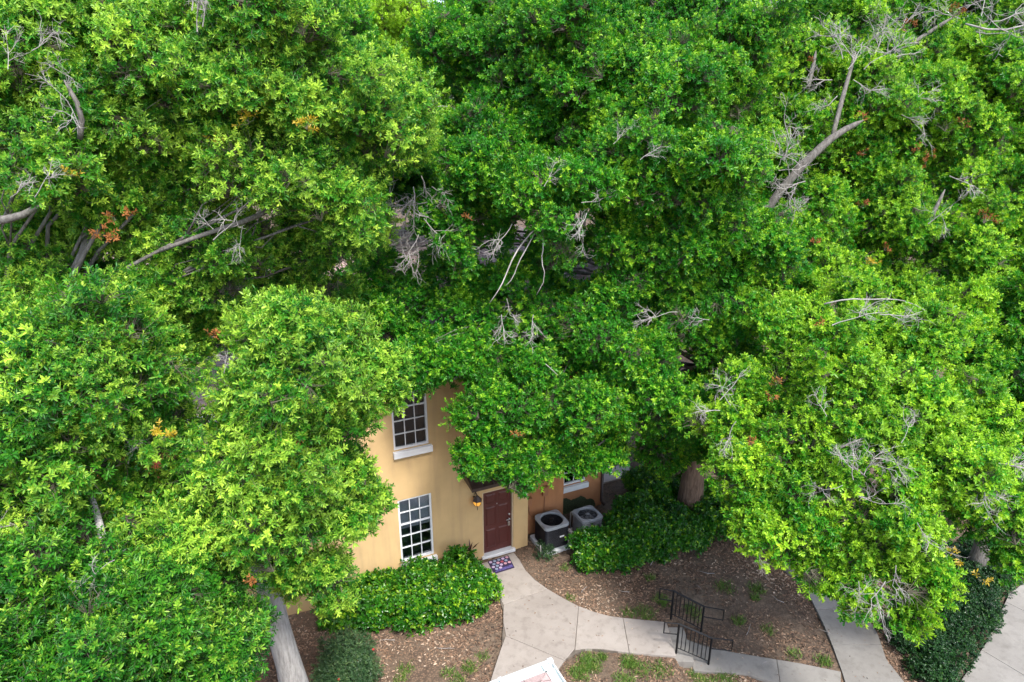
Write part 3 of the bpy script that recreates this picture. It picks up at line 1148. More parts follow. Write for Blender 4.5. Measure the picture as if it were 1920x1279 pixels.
shingle_roof('roof_shingles', [c4[2], c4[3], apex1, apex2], 18, nr, M['shingle'])


def gutter(x0, y0, x1, y1, nx, ny):
    """open trough: outer lip, outer face, floor, inner face"""
    m = MB()
    prof = [(0.0, -0.11), (0.0, 0.008), (-0.018, 0.008), (-0.02, -0.045), (-g, -0.05), (-g, -0.005), (-g - 0.02, -0.005), (-g - 0.02, -0.12)]
    vs_ = []
    for x, y in ((x0, y0), (x1, y1)):
        vs_ += [(x + nx * o, y + ny * o, ZR + z) for o, z in prof]
    k = len(prof)
    m.add(vs_, [(i, i + 1, k + i + 1, k + i) for i in range(k - 1)] + [(k - 1, 0, k, 2 * k - 1)])
    return m


M['mint_reflection'] = plain('gutter_white_reflection', (0.50, 0.54, 0.51), 0.4, var=0.06)  # white gutter, with the mint tint of a reflection put into its colour
gutter(0.0, 0.0, -wl, 0.0, 0, 1).build('gutter', M['mint_reflection'], nr)
gutter(0.0, 0.0, 0.0, -wd, 1, 0).build('gutter', M['mint_reflection'], nr)
mb = MB()
mb.box(-0.055, 0.012, -0.055, 0.012, ZR - 0.11, ZR + 0.02)
mb.build('gutter_corner', M['white'], nr, bevel=0.006)
mb = MB()
mb.box(-0.72, -0.68, -g - 0.05, 0.006, ZR + 0.009, ZR + 0.016)
mb.build('gutter_bracket', M['white'], nr)


# ------------------------------------------------------------------ foliage: sprays of real leaves set on points
def leaf_arrays(base, dirs, ups, L, W):
    """two-sided folded leaves: six vertices, two quads each"""
    n = len(base)
    side = np.cross(dirs, ups)
    side /= np.linalg.norm(side, axis=1, keepdims=True) + 1e-9
    up = np.cross(side, dirs)
    L = L[:, None]
    W = W[:, None]
    droop = -0.10 * L * up
    p = [base,
         base + dirs * L * 0.30 + side * W * 0.42 + up * W * 0.16,
         base + dirs * L * 0.68 + side * W * 0.46 + up * W * 0.15 + droop * 0.4,
         base + dirs * L + droop,
         base + dirs * L * 0.68 - side * W * 0.46 + up * W * 0.15 + droop * 0.4,
         base + dirs * L * 0.30 - side * W * 0.42 + up * W * 0.16]
    v = np.stack(p, 1).reshape(-1, 3)
    i = np.arange(n)[:, None] * 6
    f = np.concatenate([i + np.array([[0, 3, 2, 1]]), i + np.array([[0, 5, 4, 3]])], 1).reshape(-1, 4)
    return v, f


def unit(v):
    return v / (np.linalg.norm(v, axis=-1, keepdims=True) + 1e-9)


def make_spray(name, seed, leaf, wood, n_sprig, rad, flat, ll, lw, per, sprig_len, spread, young_p, upr=0.35, shoots=0.0):
    """a leafy twig cluster about `rad` in radius, growing towards +Z"""
    g_ = np.random.default_rng(seed)
    mb = MB()
    V, F, A = [], [], []
    off = 0
    for k in range(n_sprig):
        th, r0 = g_.uniform(0, 2 * math.pi), rad * math.sqrt(g_.uniform(0.02, 1))
        tip_h = flat * rad * (1 - (r0 / rad) ** 2) + g_.uniform(-0.25, 0.3) * rad * flat
        foot = np.array([r0 * math.cos(th) * 0.72, r0 * math.sin(th) * 0.72, tip_h - sprig_len * 0.5])
        ax = unit(np.array([math.cos(th) * spread * (0.25 + r0 / rad), math.sin(th) * spread * (0.25 + r0 / rad), upr + g_.uniform(0, 0.7)]) + g_.normal(0, 0.22, 3))
        shoot = g_.random() < shoots
        sl = sprig_len * g_.uniform(0.7, 1.25) * (1.7 if shoot else 1.0)
        if shoot:
            ax = unit(ax + np.array([0, 0, 0.9]))
        tip = foot + ax * sl
        if wood:
            mid = (np.array([0, 0, -0.35 * rad]) + foot) * 0.5 + g_.normal(0, 0.02, 3)
            mb.tube([(0, 0, -0.55 * rad), mid, foot, tip], [0.0045, 0.0038, 0.003, 0.0015], 3, 1, cap=False, smooth=False)
        n = int(per * (1.7 if shoot else 1.0)) + int(g_.integers(-2, 3))
        t = np.linspace(0.25, 1.0, n) + g_.normal(0, 0.03, n)
        base = foot + ax * (t[:, None] * sl)
        phi = np.arange(n) * 2.39996 + g_.uniform(0, 6.3) + g_.normal(0, 0.3, n)
        e1 = unit(np.cross(ax, np.array([0.3, 0.5, 0.81])))
        e2 = np.cross(ax, e1)
        perp = np.cos(phi)[:, None] * e1 + np.sin(phi)[:, None] * e2
        ang = np.radians(78 - 48 * np.clip(t, 0, 1) ** 2 + g_.normal(0, 12, n))
        d = unit(ax * np.cos(ang)[:, None] + perp * np.sin(ang)[:, None] + g_.normal(0, 0.08, (n, 3)))
        up = unit(ax * 1.0 + np.array([0, 0, 0.5]) + g_.normal(0, 0.25, (n, 3)))
        L = ll * g_.uniform(0.72, 1.2, n) * (1.0 - 0.25 * (t > 0.93))
        W = lw * g_.uniform(0.8, 1.2, n)
        v, f = leaf_arrays(base, d, up, L, W)
        V.append(v)
        F.append(f + off)
        off += len(v)
        young = shoot or g_.random() < young_p
        age = np.clip(g_.normal(0.16, 0.10, n) + (0.20 + 0.55 * np.clip(t - 0.45, 0, 1) if young else 0.10 * t), 0, 1)
        A.append(np.repeat(age, 6))
    V, F, A = np.concatenate(V), np.concatenate(F), np.concatenate(A)
    nv = len(mb.v)
    verts = mb.v + V.tolist()
    faces = mb.f + (F + nv).tolist()
    me = bpy.data.meshes.new(name)
    me.from_pydata(verts, [], faces)
    me.materials.append(leaf)
    me.materials.append(M['twig'])
    me.polygons.foreach_set('material_index', [1] * len(mb.f) + [0] * len(F))
    at_ = me.attributes.new('age', 'FLOAT', 'POINT')
    at_.data.foreach_set('value', np.concatenate([np.zeros(nv), A]).astype(np.float32))
    me.update()
    return me


def spray_group(name, meshes):
    """node group: set one of the sprays on every point of the crown, turned and scaled by the point's own attributes"""
    ng = bpy.data.node_groups.new(name, 'GeometryNodeTree')
    ng.interface.new_socket('Geometry', in_out='INPUT', socket_type='NodeSocketGeometry')
    ng.interface.new_socket('Geometry', in_out='OUTPUT', socket_type='NodeSocketGeometry')
    N, Lk = ng.nodes, ng.links
    gi, go = N.new('NodeGroupInput'), N.new('NodeGroupOutput')
    join = N.new('GeometryNodeJoinGeometry')
    for me in meshes:
        src = bpy.data.objects.new(me.name, me)     # kept out of the scene: only its mesh is used
        oi = N.new('GeometryNodeObjectInfo')
        oi.inputs['Object'].default_value = src
        oi.inputs['As Instance'].default_value = False
        gt = N.new('GeometryNodeGeometryToInstance')
        Lk.new(oi.outputs['Geometry'], gt.inputs[0])
        Lk.new(gt.outputs[0], join.inputs[0])
    m2p = N.new('GeometryNodeMeshToPoints')
    Lk.new(gi.outputs[0], m2p.inputs['Mesh'])
    iop = N.new('GeometryNodeInstanceOnPoints')
    Lk.new(m2p.outputs[0], iop.inputs['Points'])
    Lk.new(join.outputs[0], iop.inputs['Instance'])
    iop.inputs['Pick Instance'].default_value = True

    def named(nm, typ):
        a = N.new('GeometryNodeInputNamedAttribute')
        a.data_type = typ
        a.inputs['Name'].default_value = nm
        return a.outputs['Attribute']
    Lk.new(named('variant', 'INT'), iop.inputs['Instance Index'])
    e2r = N.new('FunctionNodeEulerToRotation')
    Lk.new(named('turn', 'FLOAT_VECTOR'), e2r.inputs[0])
    Lk.new(e2r.outputs[0], iop.inputs['Rotation'])
    Lk.new(named('size', 'FLOAT'), iop.inputs['Scale'])
    Lk.new(iop.outputs[0], go.inputs[0])
    return ng


NV = 7
STYLES = {}
STYLES['laurel'] = spray_group('laurel_sprays', [make_spray('laurel_spray', 100 + i, M['laurel'], True, 19, 0.28, 0.6, 0.068, 0.020, 14, 0.15, 0.8, 0.30, 0.35, 0.22) for i in range(NV)])
STYLES['oak'] = spray_group('oak_sprays', [make_spray('oak_spray', 200 + i, M['oak'], True, 19, 0.29, 0.55, 0.068, 0.027, 12, 0.13, 0.9, 0.30, 0.35, 0.10) for i in range(NV)])
STYLES['shrub'] = spray_group('shrub_sprays', [make_spray('shrub_spray', 300 + i, M['shrub'], False, 13, 0.22, 0.6, 0.085, 0.046, 9, 0.12, 0.9, 0.28, 0.5) for i in range(NV)])
STYLES['cover'] = spray_group('cover_sprays', [make_spray('cover_spray', 400 + i, M['cover'], False, 20, 0.25, 0.35, 0.045, 0.026, 9, 0.07, 0.9, 0.2, 0.5) for i in range(4)])
STYLES['bush'] = spray_group('bush_sprays', [make_spray('bush_spray', 500 + i, M['bush'], False, 18, 0.17, 0.7, 0.036, 0.016, 10, 0.09, 0.9, 0.4, 0.5) for i in range(4)])
STYLES['far'] = spray_group('far_sprays', [make_spray('far_spray', 600 + i, M['oak'], False, 26, 0.8, 0.5, 0.17, 0.075, 10, 0.28, 0.9, 0.5) for i in range(5)])


def crown_points(lobes, dens, g_, lump=0.20, ground=None, back=0.45, jit=0.25, upw=0.45, keep_out=None, clump=0.0):
    """points in the shells of the crown's lobes: [(centre, (rx, ry, rz)), ...]; clump > 0 gathers them into leafy boughs of about that length"""
    P, Nn = [], []
    C = np.array([list(l[0]) for l in lobes])
    Rr = np.array([l[1] for l in lobes], float)
    camp = np.array([0, 0, CAM_H])
    for li in range(len(lobes)):
        c, r = C[li], Rr[li]
        p_ = 1.6
        area = 4 * math.pi * (((r[0] * r[1]) ** p_ + (r[0] * r[2]) ** p_ + (r[1] * r[2]) ** p_) / 3) ** (1 / p_)
        n = max(6, int(area * dens))
        w1, w2, w3 = g_.normal(0, 3.2, (3, 3))
        ph = g_.uniform(0, 6.3, 3)

        def shape(d):
            return 1 + lump * 0.6 * (np.sin(d @ w1 + ph[0]) + np.sin(d @ w2 * 1.6 + ph[1]) + 0.8 * np.sin(d @ w3 * 2.6 + ph[2]))
        if clump > 0:
            per = 9
            m = max(3, int(n * 0.82 / per))
            dc = unit(g_.normal(0, 1, (m, 3)))
            rc = shape(dc) * g_.uniform(0.80, 1.18, m)
            # each bough runs outward and a little up or sideways, with sprays along it, densest at its tip
            out_ = unit(dc + np.array([0, 0, 0.25]) + g_.normal(0, 0.45, (m, 3)))
            k = np.repeat(np.arange(m), per)
            along = g_.random(m * per) ** 0.7 * -1.0
            sp_ = g_.normal(0, 0.22, (m * per, 3)) * (0.45 - 0.75 * along)[:, None]
            sp_ -= out_[k] * (sp_ * out_[k]).sum(1)[:, None] * 0.5
            sp_[:, 2] *= 0.6
            cl = min(clump, 1.15 * float(r.mean()))
            pos = c + dc[k] * r * rc[k][:, None] + (out_[k] * along[:, None] * 1.1 + sp_) * cl
            nor = unit(0.55 * dc[k] / r * r.mean() + 0.6 * out_[k] + sp_ * 1.2)
            nf = n - m * 8
            d = unit(g_.normal(0, 1, (max(nf, 4), 3)))
            pos = np.concatenate([pos, c + d * r * (shape(d) * (0.72 - 0.5 * g_.random(len(d)) ** 1.5))[:, None]])
            nor = np.concatenate([nor, unit(d / r)])
            nr_ = unit((pos - c) / r)
        else:
            d = unit(g_.normal(0, 1, (n, 3)))
            pos = c + d * r * (shape(d) * (1 - 0.62 * g_.random(n) ** 1.9))[:, None]
            nor = unit(d / r)
            nr_ = nor
        view = unit(camp - pos)
        facing = np.einsum('ij,ij->i', nr_, view)
        prob = np.where((facing > -0.15) | (nr_[:, 2] > 0.25), 1.0, back)
        keep = g_.random(len(pos)) < prob
        for lj in range(len(lobes)):
            if lj != li:
                q_ = (pos - C[lj]) / Rr[lj]
                keep &= (q_ * q_).sum(1) > 0.30
        if ground is not None:
            keep &= pos[:, 2] > ground
        P.append(pos[keep])
        Nn.append(nor[keep])
    P, Nn = np.concatenate(P), np.concatenate(Nn)
    if keep_out is not None:
        k = ~keep_out(P)
        P, Nn = P[k], Nn[k]
    Nn = unit(Nn + np.array([0, 0, upw]) + g_.normal(0, jit, Nn.shape))
    return P, Nn


def crown_object(name, style, P, Nn, origin, parent, g_, size=(0.8, 1.25), lime=(0.0, 0.4), nvar=NV, kind='stuff'):
    n = len(P)
    me = bpy.data.meshes.new(name)
    me.vertices.add(n)
    me.vertices.foreach_set('co', (P - np.array(origin)).astype(np.float32).ravel())
    z = Nn
    a = unit(np.cross(z, g_.normal(0, 1, (n, 3))))
    b = np.cross(z, a)
    # matrix columns a, b, z -> XYZ euler
    ey = np.arcsin(np.clip(-a[:, 2], -1, 1))
    ex = np.arctan2(b[:, 2], z[:, 2])
    ez = np.arctan2(a[:, 1], a[:, 0])
    t = me.attributes.new('turn', 'FLOAT_VECTOR', 'POINT')
    t.data.foreach_set('vector', np.stack([ex, ey, ez], 1).astype(np.float32).ravel())
    for nm, val in (('size', g_.uniform(size[0], size[1], n)), ('tone', g_.random(n)), ('lime', lime[0] + (lime[1] - lime[0]) * g_.random(n) ** 1.7)):
        at_ = me.attributes.new(nm, 'FLOAT', 'POINT')
        at_.data.foreach_set('value', val.astype(np.float32))
    vv = me.attributes.new('variant', 'INT', 'POINT')
    vv.data.foreach_set('value', g_.integers(0, nvar, n).astype(np.int32))
    me.update()
    o = bpy.data.objects.new(name, me)
    COL.objects.link(o)
    o.parent = parent
    md = o.modifiers.new('leaves', 'NODES')
    md.node_group = STYLES[style]
    if kind:
        o['kind'] = kind
    return o


def wiggle(a, b, n, amp, r_):
    a, b = Vector(a), Vector(b)
    L = (b - a).length
    out = [a]
    for i in range(1, n):
        t = i / n
        p = a.lerp(b, t) + Vector((r_.gauss(0, 1), r_.gauss(0, 1), r_.gauss(0, 0.6))) * amp * L * math.sin(math.pi * t)
        out.append(p)
    out.append(b)
    return out


def inside_house(P, pad=0.15):
    q_ = P - np.array(P0)
    s_ = q_ @ np.array(HX)
    y_ = q_ @ np.array(HY)
    z_ = P[:, 2]
    main = (y_ > -pad) & (y_ < 9.6) & (s_ < 1.45) & (s_ > -17.4) & (z_ < EAVE + 0.35 + np.clip(2.4 - np.abs(y_ - 4.6) * 0.45, 0, 3))
    side = (y_ > 0.45 - pad) & (y_ < 9.6) & (s_ >= 1.3) & (s_ < 4.7) & (z_ < 9.2)
    return main | side


def tree(base, fork_h, r0, lobes, style, label, seed, dens=9.0, barkm='bark_limb', lime=(0.0, 0.4), size=(0.68, 1.35), lean=(0, 0), group=None, lump=0.4, twigs=5, nvar=NV, lobe_sq=0.85, cat='tree', clump=0.74, sats=3):
    g_ = np.random.default_rng(seed)
    r_ = random.Random(seed)
    base = Vector((base[0], base[1], float(ground_z(base[0], base[1])) - 0.08))
    root = empty('oak_tree', base)
    tag(root, label, cat, group or 'trees around the townhouse')
    lb = []
    for l in lobes:
        c = at(l[0], l[1], l[2]) if len(l) >= 4 and not isinstance(l[0], Vector) else l[0]
        r = l[3] if len(l) >= 4 else l[1]
        r *= 0.86
        lb.append((c, (r, r, r * lobe_sq)))
    for c, r in list(lb):
        for _ in range(sats if r[0] > 0.55 else 0):
            d = Vector((r_.gauss(0, 1), r_.gauss(-0.3, 0.9), r_.gauss(0.35, 0.8))).normalized()
            q_ = r[0] * r_.uniform(0.34, 0.52)
            lb.append((c + Vector((d.x * r[0], d.y * r[1], d.z * r[2])) * r_.uniform(0.80, 0.98), (q_ * r_.uniform(0.9, 1.4), q_ * r_.uniform(0.9, 1.3), q_ * 0.7)))
    # trunk
    fork = base + Vector((lean[0], lean[1], fork_h))
    tr = MB()
    pts = wiggle(base, fork, 5, 0.007, r_)
    rad = [r0 * (1.35 if i == 0 else 1.08 if i == 1 else 1.0 - 0.32 * i / 5) for i in range(6)]
    flare = [p - base for p in pts]
    tr.tube(flare, rad, 14)
    trunk = tr.build('trunk', M[barkm], root)
    # limbs: a few main ones, shared by neighbouring lobes
    lm = MB()
    ends = sorted(lb[:len(lobes)], key=lambda t: math.atan2(t[0].y - fork.y, t[0].x - fork.x))
    for c, r in ends:
        tgt = c - Vector((0, 0, r[2] * 0.25))
        mid = fork.lerp(tgt, 0.5) + Vector((0, 0, 0.12 * (tgt - fork).length))
        w = wiggle(fork - base, mid - base, 3, 0.05, r_) + wiggle(mid - base, tgt - base, 3, 0.07, r_)[1:]
        rl = max(0.024, r0 * 0.16)
        lm.tube(w, [rl * (1 - 0.72 * i / (len(w) - 1)) for i in range(len(w))], 7)
        for _ in range(twigs):
            d = Vector((r_.gauss(0, 1), r_.gauss(0, 1), r_.gauss(0.35, 0.8))).normalized()
            e = tgt + Vector((d.x * r[0], d.y * r[1], d.z * r[2])) * r_.uniform(0.7, 0.98)
            s0 = w[-1 - r_.randint(0, 2)]
            ww = wiggle(s0, e - base, 4, 0.08, r_)
            lm.tube(ww, [0.018, 0.014, 0.010, 0.007, 0.003], 5)
    lm.build('limb', M['bark_limb'], trunk)
    P, Nn = crown_points(lb, dens, g_, lump, keep_out=inside_house, clump=clump)
    crown_object('crown', style, P, Nn, base, root, g_, size, lime, nvar)
    return root


# near tree in front of the left half of the facade; its grey trunk meets the ground just below the frame
TA = tree((-4.2, 10.2), 4.6, 0.27, [
    (570, 680, 9.5, 1.0), (690, 690, 9.9, 0.42), (722, 690, 10.0, 0.2), (722, 722, 10.0, 0.16), (545, 1060, 10.9, 0.24), (560, 1092, 11.3, 0.16), (400, 800, 10.2, 0.42), (500, 620, 9.8, 0.55), (600, 620, 9.8, 0.5), (470, 740, 9.4, 0.55), (560, 830, 9.8, 0.85), (480, 900, 9.8, 0.85),
    (640, 880, 10.4, 0.36), (660, 790, 10.2, 0.36), (420, 1000, 9.9, 0.7), (560, 970, 10.3, 0.65), (640, 965, 10.8, 0.32), (350, 930, 10.2, 0.5), (612, 1070, 11.0, 0.30), (618, 1115, 11.2, 0.16), (400, 870, 10.2, 0.45), (440, 1045, 10.4, 0.34), (690, 940, 11.0, 0.16), (520, 760, 9.4, 0.5)],
    'laurel', 'near laurel oak with lime green shoots and a thick pale grey trunk by the hedge', 11, 17.0, 'bark_grey', (0.05, 1.05), lean=(-0.3, -0.25))
TB = tree((-8.2, 7.6), 4.8, 0.3, [
    (140, 690, 9.0, 1.15), (20, 650, 9.0, 0.85), (270, 720, 9.6, 0.75), (70, 820, 9.0, 1.0), (230, 800, 9.6, 0.6), (30, 960, 9.3, 0.5), (300, 790, 10.0, 0.4),
    (270, 1000, 9.8, 0.42), (235, 905, 10.0, 0.26), (190, 960, 9.9, 0.22), (120, 950, 9.6, 0.4), (330, 1030, 10.0, 0.45), (130, 1010, 9.4, 0.35), (10, 860, 8.8, 0.6)],
    'laurel', 'near laurel oak at the left edge, lime tipped, with a sawn limb stub below', 12, 17.0, 'bark_grey', (-0.1, 0.95))
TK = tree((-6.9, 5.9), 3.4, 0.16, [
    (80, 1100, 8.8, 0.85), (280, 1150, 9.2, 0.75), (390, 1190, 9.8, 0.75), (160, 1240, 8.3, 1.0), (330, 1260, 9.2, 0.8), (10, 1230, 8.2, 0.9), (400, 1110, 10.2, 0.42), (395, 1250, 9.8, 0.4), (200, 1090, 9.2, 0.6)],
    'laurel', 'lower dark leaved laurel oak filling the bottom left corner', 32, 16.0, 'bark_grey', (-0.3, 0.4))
TC = tree((-9.2, 10.4), 6.0, 0.32, [
    (480, 110, 11.0, 1.55), (260, 110, 11.0, 1.5), (70, 110, 10.6, 1.4), (90, 290, 10.4, 1.05), (300, 290, 11.6, 1.0), (560, 290, 11.4, 1.15), (640, 380, 12.2, 0.85), (660, 200, 12.4, 1.2),
    (440, 230, 11.6, 1.0), (230, 410, 11.8, 0.75), (40, 470, 11.6, 0.8), (280, 560, 12.6, 0.75), (420, 330, 13.0, 0.7), (600, 470, 13.4, 0.6), (170, 200, 10.8, 0.9), (370, 470, 13.2, 0.55), (100, 590, 12.0, 0.6), (300, 640, 12.6, 0.7), (480, 560, 13.6, 0.5), (550, 530, 13.8, 0.55), (400, 600, 13.2, 0.55), (350, 430, 12.6, 0.5), (640, 560, 14.2, 0.6), (200, 520, 12.6, 0.6), (250, 530, 11.6, 0.45), (330, 510, 12.0, 0.4), (90, 510, 11.2, 0.5), (560, 430, 13.4, 0.5), (700, 420, 14.0, 0.55), (20, 560, 11.0, 0.5), (420, 470, 11.8, 0.5), (480, 440, 12.4, 0.45), (330, 440, 11.8, 0.5), (520, 480, 13.0, 0.45), (390, 540, 12.4, 0.5), (450, 520, 13.4, 0.4)],
    'laurel', 'tall laurel oak in the upper left with golden sprigs and bare grey limbs', 13, 17.0, 'bark_limb', (0.1, 0.9))
TD = tree((5.3, 17.43), 5.2, 0.34, [
    (1180, 170, 15.0, 1.9), (1330, 130, 16.0, 1.7), (1180, 310, 13.8, 1.35), (1330, 330, 14.2, 1.4), (1250, 470, 14.8, 1.05), (1390, 450, 15.2, 1.05), (1150, 450, 15.0, 0.8),
    (1250, 610, 16.0, 1.2), (1110, 640, 15.6, 1.2), (1220, 740, 15.6, 1.15), (1340, 620, 16.2, 0.9), (1100, 760, 15.0, 1.0), (1235, 835, 16.6, 0.62), (1145, 800, 15.8, 0.48), (1150, 850, 15.9, 0.28), (1320, 745, 16.2, 0.7), (1285, 810, 16.6, 0.5), (1320, 850, 16.9, 0.32), (1262, 862, 16.9, 0.28), (1400, 660, 16.6, 0.5), (1200, 690, 15.0, 0.7), (1105, 850, 15.6, 0.28), (1170, 540, 15.4, 0.8), (1320, 540, 15.4, 0.8)],
    'oak', 'big live oak in the centre with a furrowed brown trunk behind the right hedge', 14, 12.5, 'bark_brown', (0.05, 0.55))
TE = tree((4.7, 19.4), 6.2, 0.3, [
    (1000, 130, 15.2, 1.9), (905, 90, 16.2, 1.35), (890, 300, 14.2, 1.15), (1040, 340, 13.8, 1.15), (860, 430, 14.6, 0.85), (780, 230, 16.0, 1.2), (1010, 240, 15.6, 1.2),
    (960, 770, 14.6, 0.85), (1010, 700, 15.0, 0.8), (940, 835, 14.6, 0.42), (1010, 850, 14.9, 0.6), (870, 640, 15.2, 0.85), (780, 640, 15.2, 0.75), (760, 560, 15.4, 0.8), (880, 540, 15.8, 0.7), (700, 590, 14.8, 0.65), (700, 480, 15.4, 0.6), (830, 480, 15.6, 0.6), (1060, 620, 15.6, 0.8), (980, 620, 16.0, 0.7), (940, 680, 15.6, 0.7), (835, 668, 14.4, 0.42), (785, 662, 14.2, 0.40), (1045, 830, 15.0, 0.42), (1000, 580, 15.0, 0.6), (900, 600, 15.0, 0.6), (1060, 470, 15.5, 0.6), (920, 700, 14.8, 0.5), (890, 780, 14.3, 0.3), (960, 400, 14.8, 0.5), (1020, 430, 15.0, 0.45), (925, 430, 14.8, 0.4), (1010, 490, 15.2, 0.4), (795, 692, 14.3, 0.36), (850, 684, 14.4, 0.36), (905, 800, 14.5, 0.32), (882, 852, 14.5, 0.26), (835, 575, 15.0, 0.5), (945, 500, 14.8, 0.36), (1085, 862, 15.2, 0.28), (915, 862, 14.5, 0.2), (955, 888, 14.6, 0.24), (998, 858, 14.8, 0.24), (1030, 858, 15.2, 0.22), (1060, 560, 16.2, 0.8)],
    'oak', 'live oak leaning over the roof with drooping bare twigs above the front door', 15, 12.5, 'bark_brown', (0.0, 0.4))  # low lime range: some of the crown's shade is put into the leaf colour
TF = tree((7.7, 15.3), 3.4, 0.22, [
    (1510, 830, 13.2, 1.1), (1660, 770, 13.0, 1.25), (1760, 880, 12.6, 1.15), (1850, 940, 12.6, 0.8), (1410, 880, 13.4, 0.75), (1450, 980, 13.0, 0.7), (1530, 1040, 12.8, 0.55),
    (1680, 1010, 12.2, 0.85), (1750, 1070, 11.8, 0.55), (1620, 1110, 12.2, 0.5), (1560, 680, 14.0, 1.05), (1690, 640, 14.0, 1.0), (1480, 610, 14.6, 0.8), (1600, 545, 15.0, 0.6), (1790, 590, 14.6, 0.65),
    (1370, 790, 13.8, 0.6), (1420, 720, 14.4, 0.7), (1790, 760, 13.4, 0.8), (1700, 1150, 11.9, 0.28), (1590, 985, 12.8, 0.4), (1600, 720, 12.8, 0.6), (1500, 940, 12.6, 0.5), (1690, 900, 12.2, 0.5), (1580, 800, 12.6, 0.45), (1830, 850, 12.9, 0.6), (1560, 1080, 12.4, 0.35)],
    'oak', 'bright lime topped oak spreading low over the right sidewalk, bare hollow in crown', 16, 13.5, 'bark_grey', (0.35, 1.35))
TG = tree((12.6, 15.2), 3.6, 0.2, [
    (1890, 700, 15.0, 0.9), (1930, 580, 15.0, 0.9), (1900, 960, 13.2, 0.75), (1930, 1030, 13.0, 0.55), (1960, 800, 14.5, 1.0), (1840, 800, 17.0, 0.9), (1900, 860, 15.5, 0.6)],
    'oak', 'dark oak cut by the right edge above the driveway', 17, 12.0, 'bark_limb', (0.0, 0.6))
TH = tree((9.6, 21.5), 6.0, 0.34, [
    (1540, 200, 18.5, 1.9), (1450, 110, 18.5, 1.6), (1440, 260, 17.5, 1.3), (1600, 70, 19.5, 1.9), (1660, 390, 18.0, 1.5), (1530, 420, 18.0, 1.2), (1740, 250, 18.5, 1.6), (1650, 520, 18.5, 1.2),
    (1500, 520, 17.5, 0.9), (1390, 560, 17.5, 0.9), (1770, 460, 18.0, 1.2), (1750, 600, 18.0, 1.0), (1590, 320, 18.2, 1.2), (1560, 500, 18.0, 1.0), (1450, 440, 17.6, 1.0), (1660, 180, 18.8, 1.3), (1500, 620, 17.6, 0.9)],
    'oak', 'large oak in the upper right with a bare curving pale limb', 18, 12.0, 'bark_limb', (0.25, 1.05))
TI = tree((15.5, 22.0), 6.0, 0.34, [
    (1740, 90, 20.0, 1.8), (1860, 180, 19.0, 1.8), (1850, 340, 18.0, 1.6), (1930, 60, 20.0, 1.6), (1930, 440, 18.0, 1.3), (1830, 520, 18.0, 1.2), (1960, 260, 18.5, 1.6), (1880, 660, 18.0, 1.1), (1850, 760, 18.5, 1.1), (1780, 180, 19.0, 1.3), (1800, 420, 18.2, 1.0), (1700, 160, 19.0, 1.2)],
    'oak', 'oak at the upper right edge with red dead sprigs and silvery bare twigs', 19, 12.0, 'bark_limb', (0.25, 1.1))
# trees behind the roof
back_lobes = [
    (6.0, 34.0, 'pale yellow green tree far behind the gap left of the centre crown', 20, (1.3, 1.9), [(700, 60, 27, 2.6), (640, 20, 27, 2.0), (770, 110, 27, 2.0), (720, 170, 25, 1.8), (600, 90, 26, 1.6)], (-6.0, 26.0)),
    (6.0, 20.0, 'dark green tree behind the upper left crown, against the sky', 21, (0.0, 0.2), [(580, 60, 17, 1.5), (520, 30, 18, 1.3), (560, 130, 17, 1.1), (690, 290, 17.5, 1.2), (740, 340, 18.5, 0.9)], (-6.2, 24.8)),
    (6.0, 20.0, 'dark tree behind the centre crown near the pale sky gap', 22, (0.0, 0.25), [(1300, 25, 22, 1.8), (1230, 60, 22, 1.8), (1400, 90, 23, 1.7), (1100, 30, 22, 2.0), (1350, 220, 22, 1.8), (1500, 15, 24, 1.2)], (6.0, 27.0)),
    (6.0, 20.0, 'blue green dark tree behind the upper right corner', 23, (0.0, 0.1), [(1870, 60, 26, 2.2), (1940, 130, 26, 2.4), (1800, 20, 27, 1.8), (1700, 20, 27, 2.0)], (19.0, 29.0)),
    (6.0, 20.0, 'green tree behind the far left edge', 24, (0.0, 0.4), [(120, 20, 17, 2.0), (-40, 60, 16, 2.2), (330, 10, 18, 1.9), (-60, 260, 15, 1.8)], (-13.5, 22.5)),
    (6.0, 20.0, 'broad tree behind the centre crown over the roof ridge', 25, (0.1, 0.5), [(930, 30, 24, 2.1), (1010, 50, 24, 2.2), (880, 150, 23, 1.8), (980, 200, 22, 1.8)], (-0.5, 28.0)),
]
for fh, _, lab, sd_, lim, lbs, bs_ in back_lobes:
    tree(bs_, 6.5, 0.3, lbs, 'oak', lab, sd_, 7.5, 'bark_limb', lim, size=(0.95, 1.5), twigs=3)
# the farthest row, closing the view
g_ = np.random.default_rng(77)
far_words = ['rounded green', 'olive green', 'tall dark', 'yellowish', 'spreading', 'narrow', 'dense', 'loose', 'low', 'pale green', 'deep green', 'bushy']
places = ['far behind the left edge', 'far behind the upper left crown', 'far beyond the roof at the left', 'far beyond the roof ridge', 'far beyond the pale tree', 'far beyond the centre crown', 'far behind the centre', 'far beyond the sky gap', 'far behind the curving limb', 'far beyond the upper right', 'far behind the right corner', 'far behind the right edge']
for k in range(12):
    x = -32 + 6.0 * k + g_.uniform(-1, 1)
    y = 40 + g_.uniform(-4, 6)
    top = 10.0 + g_.uniform(0, 4.2)
    lbs = []
    for j in range(6):
        lbs.append((Vector((x + g_.uniform(-3, 3), y + g_.uniform(-2, 2), top - g_.uniform(1.0, 7.0))), float(g_.uniform(1.8, 2.8))))
    tree((x, y), 4.5, 0.3, lbs, 'far', '%s tree %s' % (far_words[k], places[k]), 300 + k, 2.4, 'bark_limb', (0.0, 0.6), size=(0.9, 1.3), twigs=0, nvar=5)

